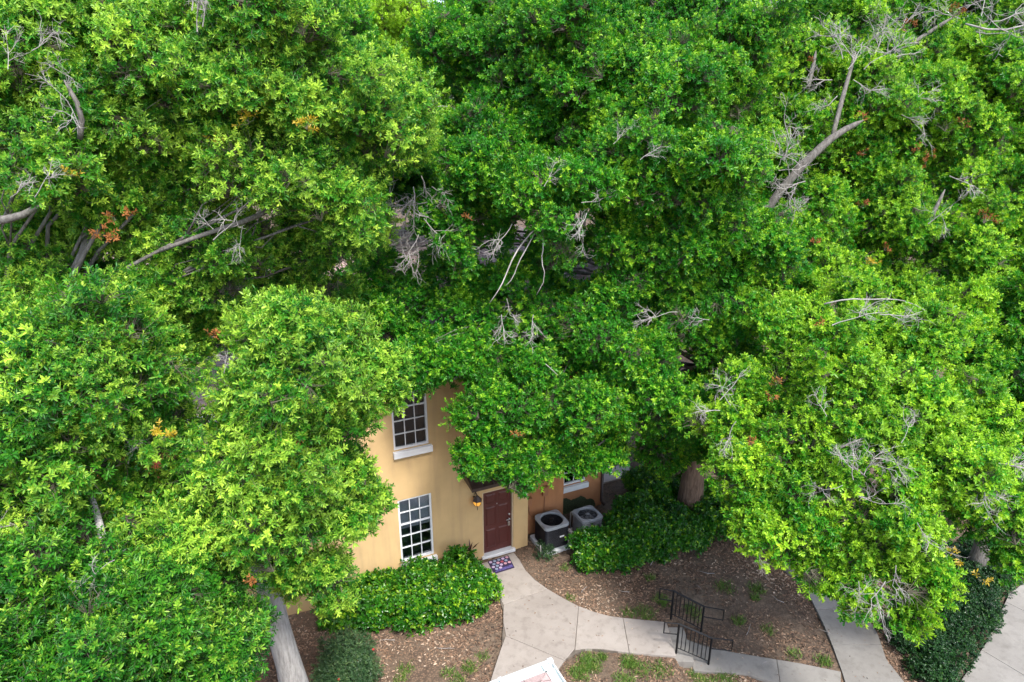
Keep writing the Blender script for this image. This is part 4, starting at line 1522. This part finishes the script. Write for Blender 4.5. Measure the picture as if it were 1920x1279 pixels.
# ------------------------------------------------------------------ dead twigs and limbs seen bare in the crowns
def dead_mesh(seed, depth=3, L=0.42, r0=0.0095):
    r_ = random.Random(seed)
    mb = MB()

    def grow(p, d, L, r, k):
        n = 3
        pts = [p]
        for i in range(n):
            d = (d + Vector((r_.gauss(0, 0.22), r_.gauss(0, 0.22), r_.gauss(0, 0.2)))).normalized()
            pts.append(pts[-1] + d * L / n)
        mb.tube(pts, [r, r * 0.85, r * 0.72, r * 0.5], 4, cap=False)
        if k > 0:
            for i in range(r_.randint(3, 5)):
                s_ = pts[r_.randint(1, n)]
                nd = (d + Vector((r_.gauss(0, 0.75), r_.gauss(0, 0.75), r_.gauss(0, 0.6)))).normalized()
                grow(s_, nd, L * r_.uniform(0.5, 0.85), r * 0.66, k - 1)
    grow(Vector((0, 0, 0)), Vector((1, 0, 0.1)), L, r0, depth)
    return mb.mesh('dead_branch', M['dead'])


DEAD = [dead_mesh(40 + i) for i in range(6)]
TREES = dict(A=TA, B=TB, C=TC, D=TD, E=TE, F=TF, G=TG, H=TH, I=TI)


def dead_twig(tr, px, py, depth, ang, sc, k):
    """ang: direction in the picture plane, degrees anticlockwise from right"""
    root = TREES[tr]
    o = bpy.data.objects.new('dead_branch', DEAD[k % len(DEAD)])
    COL.objects.link(o)
    o.parent = root
    o.location = at(px, py, depth) - root.location
    a = R(ang)
    rt, up, bk = Vector((1, 0, 0)), Vector((0, sp, cp)), Vector((0, -cp, sp))
    d = (rt * math.cos(a) + up * math.sin(a) + bk * 0.15).normalized()
    o.rotation_euler = (d.to_track_quat('X', 'Z') @ Euler((k * 1.3, 0, 0)).to_quaternion()).to_euler()
    o.scale = (sc, sc, sc)


for k, a_ in enumerate([
        ('C', 400, 450, 10.6, 15, 1.0), ('C', 455, 425, 11.2, -80, 0.7), ('C', 400, 430, 10.8, 130, 0.6), ('C', 60, 95, 9.3, 35, 0.8), ('C', 15, 130, 9.3, 80, 0.8), ('C', 150, 240, 9.5, 100, 0.9), ('C', 130, 180, 9.4, 60, 0.7), ('C', 65, 370, 9.4, 70, 0.7), ('C', 20, 370, 9.6, 30, 0.8),
        ('C', 370, 60, 9.6, 80, 1.2), ('C', 385, 30, 9.6, 110, 1.0), ('C', 160, 560, 11.0, -40, 0.9), ('C', 130, 545, 10.9, -90, 0.6), ('C', 480, 400, 11.4, 40, 1.0),
        ('E', 790, 330, 14.0, -70, 1.3), ('E', 770, 390, 14.0, -110, 1.2), ('E', 800, 380, 13.8, 200, 1.1), ('E', 780, 450, 14.0, -60, 1.0), ('E', 840, 200, 14.4, 160, 1.0), ('E', 960, 420, 13.0, -115, 1.0),
        ('E', 940, 590, 13.6, -80, 1.0), ('E', 1000, 590, 13.8, -90, 0.9), ('E', 950, 560, 13.6, -60, 0.8),
        ('D', 1080, 400, 12.6, -70, 0.9), ('D', 1090, 380, 12.6, -20, 0.8), ('D', 1270, 585, 14.4, 200, 1.1), ('D', 1330, 600, 14.4, 170, 0.8), ('D', 1150, 270, 12.6, 50, 0.7), ('D', 1020, 350, 12.6, 60, 0.8),
        ('F', 1350, 750, 12.4, 30, 0.9), ('F', 1370, 760, 12.4, 150, 0.8), ('F', 1380, 790, 12.5, 240, 0.8), ('F', 1600, 880, 11.7, 140, 0.9), ('F', 1620, 890, 11.7, 60, 0.8), ('F', 1640, 870, 11.6, -40, 0.8), ('F', 1610, 930, 11.6, -30, 0.8), ('F', 1580, 910, 11.8, 200, 0.8), ('F', 1690, 830, 11.3, 60, 0.7),
        ('F', 1860, 870, 11.6, 0, 1.0), ('F', 1840, 890, 11.6, -60, 0.9), ('F', 1660, 1090, 11.2, -110, 0.9), ('F', 1640, 1110, 11.3, -60, 0.8), ('F', 1425, 1030, 12.5, -120, 0.6), ('F', 1560, 610, 12.8, 5, 1.2), ('F', 1650, 590, 12.9, 0, 1.2), ('F', 1720, 980, 11.0, -60, 0.8), ('F', 1550, 780, 12.0, 110, 0.7), ('F', 1610, 1090, 11.6, -100, 0.8),
        ('H', 1480, 330, 16.0, 120, 1.3), ('H', 1500, 310, 16.0, 160, 1.3), ('H', 1470, 350, 16.0, -60, 1.2), ('H', 1590, 130, 16.6, 60, 1.5), ('H', 1600, 110, 16.6, 120, 1.4), ('H', 1650, 120, 17.0, 10, 1.5), ('H', 1570, 180, 16.6, 250, 1.3), ('H', 1380, 80, 16.2, 65, 1.5), ('H', 1370, 110, 16.2, 80, 1.4), ('H', 1690, 215, 16.6, -30, 1.2), ('H', 1700, 200, 16.6, 20, 1.2), ('H', 1480, 260, 16.0, 130, 1.1),
        ('I', 1830, 60, 17.6, 0, 1.8), ('I', 1860, 40, 17.6, 20, 1.7), ('I', 1800, 35, 17.8, 170, 1.6), ('I', 1720, 80, 17.8, 200, 1.4), ('I', 1780, 330, 16.2, -40, 1.1), ('I', 1740, 420, 16.2, 60, 1.2), ('I', 1900, 30, 17.6, -10, 1.5), ('I', 1680, 90, 17.8, 150, 1.4),
        ('H', 1470, 300, 15.8, 80, 1.2), ('H', 1510, 340, 15.8, 200, 1.3), ('H', 1460, 320, 15.8, 20, 1.0), ('H', 1490, 370, 15.9, -100, 1.1), ('H', 1580, 110, 16.4, 90, 1.4), ('H', 1620, 130, 16.4, 30, 1.4), ('H', 1560, 150, 16.4, 180, 1.3), ('H', 1640, 100, 16.6, 70, 1.3), ('H', 1600, 150, 16.3, -20, 1.2),
        ('I', 1840, 30, 17.2, 60, 1.6), ('I', 1890, 60, 17.2, 190, 1.6), ('I', 1700, 60, 17.6, 130, 1.4), ('I', 1680, 60, 17.6, 40, 1.4), ('E', 775, 350, 13.6, -90, 1.3), ('E', 795, 410, 13.6, -70, 1.2), ('E', 760, 370, 13.6, 230, 1.1), ('E', 810, 350, 13.6, -20, 1.0), ('E', 785, 440, 13.6, -130, 1.0),
        ('D', 1100, 400, 12.4, -110, 0.9), ('D', 1200, 300, 12.4, 30, 0.7), ('C', 380, 50, 9.3, 60, 1.0), ('C', 360, 20, 9.3, 100, 1.0), ('F', 1640, 860, 11.4, 20, 0.9), ('F', 1600, 900, 11.4, 100, 0.9), ('F', 1350, 770, 12.3, 180, 0.8), ('F', 1850, 900, 11.5, -100, 0.9), ('F', 1680, 1060, 11.2, -80, 0.8),
        ('B', 20, 985, 8.6, 170, 0.9), ('B', 215, 1050, 8.6, 200, 0.6), ('B', 240, 870, 9.4, 50, 0.6), ('A', 420, 700, 9.2, 80, 0.5)]):
    dead_twig(*a_, k)


def limb_line(tr, pts, name='limb', mat='bark_limb', sides=8):
    root = TREES[tr]
    mb = MB()
    P_ = [at(p[0], p[1], p[2]) - root.location for p in pts]
    # one round of corner smoothing keeps the bends soft
    Q, Rd = [P_[0]], [pts[0][3]]
    for i in range(len(P_) - 1):
        for t in (0.3, 0.7):
            Q.append(P_[i].lerp(P_[i + 1], t))
            Rd.append(pts[i][3] * (1 - t) + pts[i + 1][3] * t)
    Q.append(P_[-1])
    Rd.append(pts[-1][3])
    Rd = [r_ * (1.0 if name == 'sawn_limb' else 0.82) for r_ in Rd]
    if name != 'sawn_limb':
        Rd[-1] = min(Rd[-1], 0.008)
    mb.tube(Q, Rd, sides)
    return mb.build(name, M[mat], root)


limb_line('C', [(60, 640, 11.4, 0.10), (110, 560, 11.2, 0.09), (150, 490, 11.2, 0.085), (165, 440, 11.5, 0.07), (190, 380, 11.8, 0.05)])
limb_line('C', [(300, 470, 11.2, 0.04), (400, 433, 11.2, 0.045), (470, 412, 11.4, 0.055), (520, 385, 11.8, 0.05), (555, 350, 12.2, 0.05)])
limb_line('C', [(-30, 415, 9.9, 0.08), (30, 410, 9.8, 0.07), (75, 385, 9.8, 0.04)])
limb_line('C', [(150, 260, 9.9, 0.05), (155, 210, 9.7, 0.045), (120, 150, 9.6, 0.03)])
limb_line('C', [(365, 130, 10.2, 0.03), (370, 60, 9.8, 0.03), (390, 0, 9.8, 0.02)], 'dead_limb', 'dead')
limb_line('C', [(380, 350, 12.0, 0.04), (430, 358, 12.0, 0.05), (470, 362, 12.2, 0.03)])
limb_line('B', [(-30, 985, 9.3, 0.09), (20, 958, 9.2, 0.08), (50, 940, 9.3, 0.06)])
limb_line('B', [(120, 870, 10.0, 0.10), (180, 868, 10.0, 0.11), (240, 890, 10.2, 0.09), (300, 900, 10.6, 0.06)])
limb_line('B', [(0, 985, 8.8, 0.02), (25, 980, 8.7, 0.02), (40, 1000, 8.7, 0.012)], 'dead_limb', 'dead')
sl = limb_line('B', [(170, 930, 9.6, 0.045), (188, 985, 9.3, 0.05), (202, 1055, 9.0, 0.055)], 'sawn_limb', 'bark_grey', 10)
sl['label'] = 'grey limb stub with an orange sawn end'
mb = MB()
e0, e1 = at(202, 1055, 9.0) - TB.location, at(188, 985, 9.3) - TB.location
mb.tube([e0 + (e0 - e1).normalized() * 0.001, e0 + (e0 - e1).normalized() * 0.02], [0.0545, 0.05], 10)
mb.build('sawn_end', M['sawn'], sl)
limb_line('H', [(1400, 450, 17.4, 0.14), (1440, 388, 17.0, 0.13), (1490, 325, 16.6, 0.13), (1535, 280, 16.4, 0.12), (1570, 250, 16.3, 0.10), (1620, 225, 16.3, 0.06)])
limb_line('H', [(1560, 260, 16.6, 0.07), (1575, 200, 16.6, 0.07), (1592, 140, 16.8, 0.06), (1605, 95, 17.0, 0.04)])
limb_line('H', [(1355, 120, 16.6, 0.05), (1385, 70, 16.4, 0.045), (1420, 5, 16.6, 0.03)], 'dead_limb', 'dead')
limb_line('H', [(1515, 165, 16.8, 0.06), (1525, 125, 16.8, 0.05), (1530, 95, 17.0, 0.04)])
limb_line('I', [(1660, 115, 18.2, 0.08), (1720, 75, 18.0, 0.07), (1790, 30, 18.0, 0.05)])
limb_line('I', [(1725, 450, 16.8, 0.06), (1750, 400, 16.6, 0.06), (1772, 355, 16.6, 0.04)])
limb_line('I', [(1810, 45, 17.8, 0.03), (1870, 60, 17.4, 0.03), (1930, 45, 17.4, 0.02)], 'dead_limb', 'dead')
limb_line('D', [(1030, 480, 15.4, 0.10), (1022, 390, 15.0, 0.10), (1018, 320, 15.0, 0.08)], 'limb', 'bark_brown')
limb_line('E', [(1008, 425, 13.5, 0.02), (985, 448, 13.3, 0.019), (964, 478, 13.2, 0.017), (950, 512, 13.25, 0.016), (938, 540, 13.2, 0.013), (918, 568, 13.3, 0.008)], 'dead_limb', 'dead')
limb_line('E', [(1006, 430, 13.4, 0.016), (985, 470, 13.25, 0.015), (972, 492, 13.3, 0.013), (962, 522, 13.25, 0.01), (948, 536, 13.3, 0.006)], 'dead_limb', 'dead')
limb_line('E', [(1014, 418, 13.3, 0.014), (1020, 462, 13.35, 0.014), (1014, 488, 13.3, 0.012), (1024, 520, 13.4, 0.01), (1006, 553, 13.5, 0.006)], 'dead_limb', 'dead')
limb_line('D', [(1022, 682, 14.0, 0.010), (1034, 692, 14.0, 0.010), (1046, 704, 14.0, 0.006)], 'dead_limb', 'dead')
limb_line('D', [(1440, 380, 15.0, 0.05), (1390, 430, 15.2, 0.06), (1370, 450, 15.4, 0.05)])
limb_line('F', [(1550, 900, 12.6, 0.035), (1565, 845, 12.2, 0.032), (1590, 868, 12.0, 0.03), (1625, 895, 12.0, 0.022)])
limb_line('F', [(1565, 845, 12.2, 0.03), (1590, 832, 12.1, 0.025), (1620, 822, 12.1, 0.02)])
limb_line('F', [(1553, 960, 12.8, 0.05), (1552, 900, 12.5, 0.05), (1545, 860, 12.4, 0.04)])
limb_line('F', [(1545, 570, 13.7, 0.02), (1590, 560, 13.5, 0.018), (1625, 562, 13.5, 0.016), (1670, 560, 13.6, 0.013), (1705, 566, 13.5, 0.010), (1740, 585, 13.5, 0.006)], 'dead_limb', 'dead')
limb_line('F', [(1860, 865, 11.8, 0.02), (1890, 872, 11.6, 0.02), (1930, 880, 11.6, 0.015)], 'dead_limb', 'dead')


# withered and golden sprigs
def sprig_cluster(name, tr, matk, spots, seed):
    root = TREES[tr]
    g_ = np.random.default_rng(seed)
    for px, py, depth, rad in spots:
        rad *= 0.82
        me = make_spray(name, int(g_.integers(1e6)), M[matk], True, max(4, int(rad * 55)), rad, 0.8, 0.068, 0.023, 9, 0.12, 0.9, 0.5)
        o = bpy.data.objects.new(name, me)
        COL.objects.link(o)
        o.parent = root
        o.location = at(px, py, depth) - root.location
        o.rotation_euler = (g_.uniform(-0.6, 0.6), g_.uniform(-0.6, 0.6), g_.uniform(0, 6))


sprig_cluster('golden_sprig', 'C', 'gold', [(462, 225, 9.9, 0.12), (455, 205, 9.9, 0.07), (575, 235, 10.0, 0.14), (555, 230, 10.0, 0.08), (400, 258, 10.2, 0.06), (136, 326, 9.2, 0.06)], 1)
sprig_cluster('golden_sprig', 'B', 'gold', [(306, 818, 8.9, 0.10), (300, 805, 8.9, 0.07)], 2)
sprig_cluster('withered_sprig', 'C', 'orange', [(200, 440, 10.4, 0.20), (215, 408, 10.4, 0.10), (240, 405, 10.4, 0.08)], 3)
sprig_cluster('withered_sprig', 'A', 'orange', [(545, 825, 9.2, 0.07), (478, 1085, 9.3, 0.06), (395, 630, 9.2, 0.05)], 4)
sprig_cluster('red_sprig', 'I', 'red', [(1790, 25, 17.4, 0.26), (1705, 48, 17.6, 0.20), (1805, 232, 16.4, 0.10), (1720, 277, 16.4, 0.10), (1748, 288, 16.4, 0.10)], 5)
sprig_cluster('red_sprig', 'H', 'red', [(1617, 218, 16.0, 0.13), (1528, 108, 16.4, 0.10), (1615, 386, 16.2, 0.14), (1735, 304, 16.4, 0.10), (1530, 452, 16.0, 0.1), (1620, 285, 16.2, 0.08), (1660, 466, 16.0, 0.08)], 6)
sprig_cluster('withered_sprig', 'I', 'orange', [(1850, 410, 16.0, 0.28)], 7)
sprig_cluster('withered_sprig', 'F', 'orange', [(1450, 745, 12.2, 0.09), (1410, 830, 12.4, 0.08), (1455, 718, 12.8, 0.08), (1545, 605, 12.9, 0.06)], 8)
sprig_cluster('golden_sprig', 'F', 'gold', [(1840, 1085, 11.2, 0.10), (1800, 1040, 11.2, 0.08), (1640, 490, 13.8, 0.07)], 9)
sprig_cluster('withered_sprig', 'E', 'orange', [(883, 405, 13.2, 0.07), (970, 815, 13.6, 0.08)], 10)


# ------------------------------------------------------------------ hedges, bush and ground cover
def mound(name, label, cat, lobes, style, seed, dens, lime, size=(0.8, 1.25), nvar=NV, group=None, keep=None):
    g_ = np.random.default_rng(seed)
    c0 = lobes[0][0]
    base = Vector((c0[0], c0[1], float(ground_z(c0[0], c0[1])) - 0.02))
    root = empty(name, base)
    tag(root, label, cat, group)
    lb = [(Vector(c), r) for c, r in lobes]
    P, Nn = crown_points(lb, dens, g_, 0.12, ground=base.z + 0.04, back=0.6, keep_out=keep or (lambda p: inside_house(p, 0.12)))
    crown_object('foliage', style, P, Nn, base, root, g_, size, lime, nvar)
    r_ = random.Random(seed)
    st_ = MB()
    for c, r in lb:
        for _ in range(7):
            a, b = Vector((c.x + r_.uniform(-0.3, 0.3) * r[0], c.y + r_.uniform(-0.3, 0.3) * r[1], base.z - 0.03)), Vector((c.x + r_.uniform(-0.8, 0.8) * r[0], c.y + r_.uniform(-0.8, 0.8) * r[1], c.z + r[2] * 0.7))
            st_.tube([p - base for p in wiggle(a, b, 3, 0.06, r_)], [0.016, 0.013, 0.01, 0.005], 5)
    st_.build('stem', M['twig'], root)
    return root


def gl(px, py, r, h, zoff=0.0):
    """a shrub whose middle stands on the ground at this spot"""
    z = LOW if on_ground(px, py).x > 4 else 0.0
    p = on_ground(px, py, z)
    return ((p.x, p.y, z + h * 0.42 + zoff), (r, r, h * 0.62))


mound('hedge', 'glossy green hedge under the ground floor window, left of the path', 'hedge',
      [gl(700, 1150, 0.62, 0.75), gl(770, 1150, 0.62, 0.78), gl(840, 1140, 0.60, 0.8), gl(888, 1122, 0.48, 0.8), gl(640, 1158, 0.42, 0.7), gl(790, 1105, 0.50, 0.6), gl(720, 1110, 0.45, 0.6), gl(865, 1085, 0.38, 0.7)],
      'shrub', 61, 30, (0.0, 0.35), group='hedges beside the house')
mound('hedge', 'long dark hedge in front of the air conditioners, right of the path', 'hedge',
      [gl(1112, 1052, 0.50, 0.75), gl(1160, 1045, 0.58, 0.82), gl(1215, 1030, 0.65, 1.0), gl(1270, 1020, 0.65, 1.0), gl(1330, 1000, 0.65, 0.95), gl(1190, 985, 0.55, 0.8), gl(1240, 965, 0.7, 1.05), gl(1158, 1012, 0.42, 0.7), gl(1380, 990, 0.5, 0.8), gl(1210, 935, 0.6, 1.0), gl(1245, 905, 0.42, 0.85), gl(1265, 900, 0.5, 0.9), gl(1320, 950, 0.55, 0.8)],
      'shrub', 62, 28, (0.0, 0.12), group='hedges beside the house')
mound('bush', 'small grey green bush with a few red flowers beside the grey trunk', 'bush',
      [gl(655, 1262, 0.50, 0.95), gl(640, 1300, 0.45, 0.8), gl(672, 1290, 0.42, 0.8)], 'bush', 63, 55, (0.0, 0.4), nvar=4)
gc = [(1870, 1100), (1840, 1125), (1800, 1140), (1760, 1150), (1850, 1160), (1820, 1190), (1780, 1190), (1740, 1185), (1710, 1180), (1790, 1235), (1750, 1230), (1715, 1225), (1775, 1270), (1745, 1265), (1690, 1190), (1880, 1070), (1850, 1070), (1810, 1090), (1770, 1110), (1830, 1040), (1790, 1050), (1740, 1120), (1720, 1145)]
cov = []
for px, py in gc:
    p = on_ground(px, py, LOW)
    cov.append(((p.x, p.y, LOW + 0.08), (0.42, 0.42, 0.34)))


def off_paving(P):
    k = np.zeros(len(P), bool)
    for poly in PAVED:
        c = np.mean(poly, 0)
        k |= in_poly(P, [tuple(c + (np.array(q_) - c) * 1.04) for q_ in poly])
    return k


cv = mound('ground_cover', 'dense dark green jasmine bed beside the driveway', 'ground cover', cov, 'cover', 64, 30, (0.0, 0.2), nvar=4, keep=off_paving)
# red flowers on the bush
bm_ = MB()
rr = random.Random(8)
for _ in range(9):
    p = on_ground(rr.uniform(620, 700), rr.uniform(1200, 1290), 0.75)
    bm_.lathe([(0.0, -0.02), (0.022, 0.0), (0.028, 0.02), (0.0, 0.012)], p, 6, smooth=False)
TREES['bush'] = [o for o in COL.objects if o.name.startswith('bush') and o.type == 'EMPTY'][0]
fl = bm_.build('flower', plain('red_petal', (0.38, 0.04, 0.03), 0.6), None)
fl.parent = TREES['bush']
fl.location = -TREES['bush'].location

# small sprouting weeds beside the pillar and pad
mound('weed_clump', 'small dark weeds between the pillar and the air conditioner pad', 'weeds', [((*house(1.62, -0.55).xy, 0.02), (0.18, 0.22, 0.2))], 'bush', 66, 60, (0, 0.2), nvar=4)

# cordyline
cx = on_ground(882, 1066, 0.0)
cd = MB()
rr = random.Random(5)
for k in range(12):
    a = rr.uniform(0, 6.28)
    el = rr.uniform(0.5, 1.3)
    d = Vector((math.cos(a) * math.cos(el), math.sin(a) * math.cos(el), math.sin(el)))
    s_ = d.cross(Vector((0, 0, 1))).normalized() * 0.022
    L = rr.uniform(0.28, 0.42)
    b0 = Vector((0, 0, 0.55))
    cd.add([b0 - s_ * 0.5, b0 + s_ * 0.5, b0 + d * L * 0.5 + s_, b0 + d * L * 0.5 - s_, b0 + d * L - Vector((0, 0, 0.05))], [(0, 1, 2, 3), (3, 2, 4)])
cdr = empty('cordyline_plant', cx)
tag(cdr, 'spiky dark red plant rising from the hedge beside the door', 'plant')
cd.build('blades', M['cordyline'], cdr)
mb = MB()
mb.tube([(0, 0, -0.05), (0.01, 0, 0.3), (0, 0, 0.56)], 0.015, 6)
mb.build('stem', M['twig'], cdr)


# ------------------------------------------------------------------ leaf litter, grass, fallen sticks
def litter(name, n, x0, x1, y0, y1, seed, on_paved, label, ll=(0.035, 0.10), mat='litter', lift=0.004):
    g_ = np.random.default_rng(seed)
    P = np.stack([g_.uniform(x0, x1, n), g_.uniform(y0, y1, n)], 1)
    pav = np.zeros(n, bool)
    for poly in PAVED:
        pav |= in_poly(P, poly)
    P3 = np.concatenate([P, np.zeros((n, 1))], 1)
    keep = (pav if on_paved else ~pav) & ~inside_house(P3, 0.02)
    # drifts: thicker in some places
    dr_ = np.sin(P[:, 0] * 1.3 + 0.7 * P[:, 1]) + np.sin(P[:, 1] * 1.9 - P[:, 0] * 0.6 + 1) + np.sin(3.1 * P[:, 0] + 2.0 * P[:, 1])
    keep &= g_.random(n) < (0.5 + 0.22 * dr_ if not on_paved else 1.0)
    P = P[keep]
    n = len(P)
    if on_paved:
        z = np.where(P[:, 0] > STEP_A.x + 0.45, ZL, ZP)
    else:
        z = ground_z(P[:, 0], P[:, 1]) + relief(P[:, 0], P[:, 1]) - 0.03
    base = np.concatenate([P, (z + lift + g_.uniform(0, 0.012, n) * (not on_paved))[:, None]], 1)
    a = g_.uniform(0, 6.28, n)
    d = unit(np.stack([np.cos(a), np.sin(a), g_.uniform(-0.05, 0.35, n)], 1))
    up = unit(np.stack([g_.normal(0, 0.35, n), g_.normal(0, 0.35, n), np.ones(n)], 1))
    L = g_.uniform(ll[0], ll[1], n)
    v, f = leaf_arrays(base, d, up, L, L * g_.uniform(0.25, 0.5, n))
    me = bpy.data.meshes.new(name)
    me.from_pydata(v.tolist(), [], f.tolist())
    me.materials.append(M[mat])
    at_ = me.attributes.new('age', 'FLOAT', 'POINT')
    at_.data.foreach_set('value', np.repeat(np.clip(g_.beta(1.6, 2.2, n) + 0.13 * (np.sin(P[:, 0] * 0.9 + 1.4 * P[:, 1]) + np.sin(1.7 * P[:, 0] - 0.8 * P[:, 1] + 2)), 0, 1), 6).astype(np.float32))
    me.update()
    o = bpy.data.objects.new(name, me)
    COL.objects.link(o)
    tag(o, label, name.replace('_', ' '), kind='stuff')
    return o


litter('leaf_litter', 125000, -7, 10, 9.2, 20, 5, False, 'brown fallen leaves and mulch scattered over the bare soil')
litter('fallen_leaf', 520, -1.2, 9, 9, 16, 6, True, 'few dark leaves lying on the concrete path and walks', (0.03, 0.06), lift=0.006)


def grass(spots, seed):
    g_ = np.random.default_rng(seed)
    V, F, A = [], [], []
    off = 0
    for px, py, rad, n in spots:
        z0 = LOW if on_ground(px, py).x > 4.4 else 0.0
        c = on_ground(px, py, z0)
        r = rad * np.sqrt(g_.random(n)) * g_.uniform(0.5, 1.2, n)
        a = g_.uniform(0, 6.28, n)
        X, Y = c.x + r * np.cos(a), c.y + r * np.sin(a)
        Z = ground_z(X, Y) + relief(X, Y) - 0.035
        P = np.stack([X, Y, Z], 1)
        pav = np.zeros(n, bool)
        for poly in PAVED:
            pav |= in_poly(P, poly)
        P = P[~pav]
        n = len(P)
        d = unit(np.stack([g_.normal(0, 0.55, n), g_.normal(0, 0.55, n), np.ones(n)], 1))
        L = g_.uniform(0.06, 0.16, n)
        s_ = unit(np.cross(d, g_.normal(0, 1, (n, 3)))) * 0.006
        bend = np.stack([d[:, 0], d[:, 1], np.zeros(n)], 1) * 0.4
        v = np.stack([P - s_, P + s_, P + d * L[:, None] * 0.55 + s_ * 0.8, P + d * L[:, None] * 0.55 - s_ * 0.8, P + (d + bend) * L[:, None]], 1).reshape(-1, 3)
        i = np.arange(n)[:, None] * 5 + off
        for k in range(n):
            b = off + 5 * k
            F.append((b, b + 1, b + 2, b + 3))
            F.append((b + 3, b + 2, b + 4))
        V.append(v)
        A.append(np.repeat(np.clip(g_.normal(0.5, 0.25, n), 0, 1), 5))
        off += len(v)
    V, A = np.concatenate(V), np.concatenate(A)
    me = bpy.data.meshes.new('grass')
    me.from_pydata(V.tolist(), [], F)
    me.materials.append(M['grass'])
    at_ = me.attributes.new('age', 'FLOAT', 'POINT')
    at_.data.foreach_set('value', A.astype(np.float32))
    me.update()
    o = bpy.data.objects.new('grass', me)
    COL.objects.link(o)
    tag(o, 'thin tufts of green grass on the bare soil', 'grass', kind='stuff')


grass([(1105, 1242, 0.30, 700), (1085, 1262, 0.25, 400), (1180, 1243, 0.22, 400), (1130, 1230, 0.12, 150), (1200, 1255, 0.3, 300), (1170, 1275, 0.25, 250), (1240, 1255, 0.25, 200), (1320, 1262, 0.4, 500), (1360, 1272, 0.3, 300),
       (1240, 1125, 0.22, 240), (1210, 1150, 0.3, 220), (1180, 1148, 0.2, 140), (1300, 1155, 0.25, 200), (1385, 1165, 0.2, 130), (1420, 1105, 0.25, 220), (1415, 1120, 0.15, 120), (1360, 1100, 0.3, 200), (1440, 1180, 0.2, 100), (1545, 1240, 0.2, 200), (1490, 1228, 0.2, 120), (1070, 1120, 0.15, 80), (1060, 1065, 0.15, 90), (1220, 1085, 0.15, 80),
       (880, 1252, 0.2, 200), (840, 1262, 0.2, 110), (760, 1255, 0.2, 110), (860, 1275, 0.22, 160), (750, 1275, 0.2, 110), (905, 1230, 0.15, 70)], 31)

sk = MB()
rr = random.Random(12)
for px, py, L in ((1340, 1075, 0.5), (1300, 1090, 0.35), (1400, 1190, 0.4), (1560, 1190, 0.3), (820, 1215, 0.4), (640, 1200, 0.3), (1440, 1240, 0.25), (1100, 1100, 0.3), (1470, 1130, 0.4), (740, 1200, 0.35), (1220, 1060, 0.3), (1180, 1110, 0.3)):
    z0 = LOW if on_ground(px, py).x > 4.4 else 0.0
    c = on_ground(px, py, z0 + 0.02)
    a = rr.uniform(0, 6.28)
    e = c + Vector((math.cos(a) * L, math.sin(a) * L, 0.02))
    sk.tube(wiggle(c, e, 3, 0.08, rr), [0.009, 0.008, 0.006, 0.003], 5)
so = sk.build('fallen_sticks', M['dead'])
tag(so, 'thin pale fallen sticks strewn over the soil', 'sticks', kind='stuff')
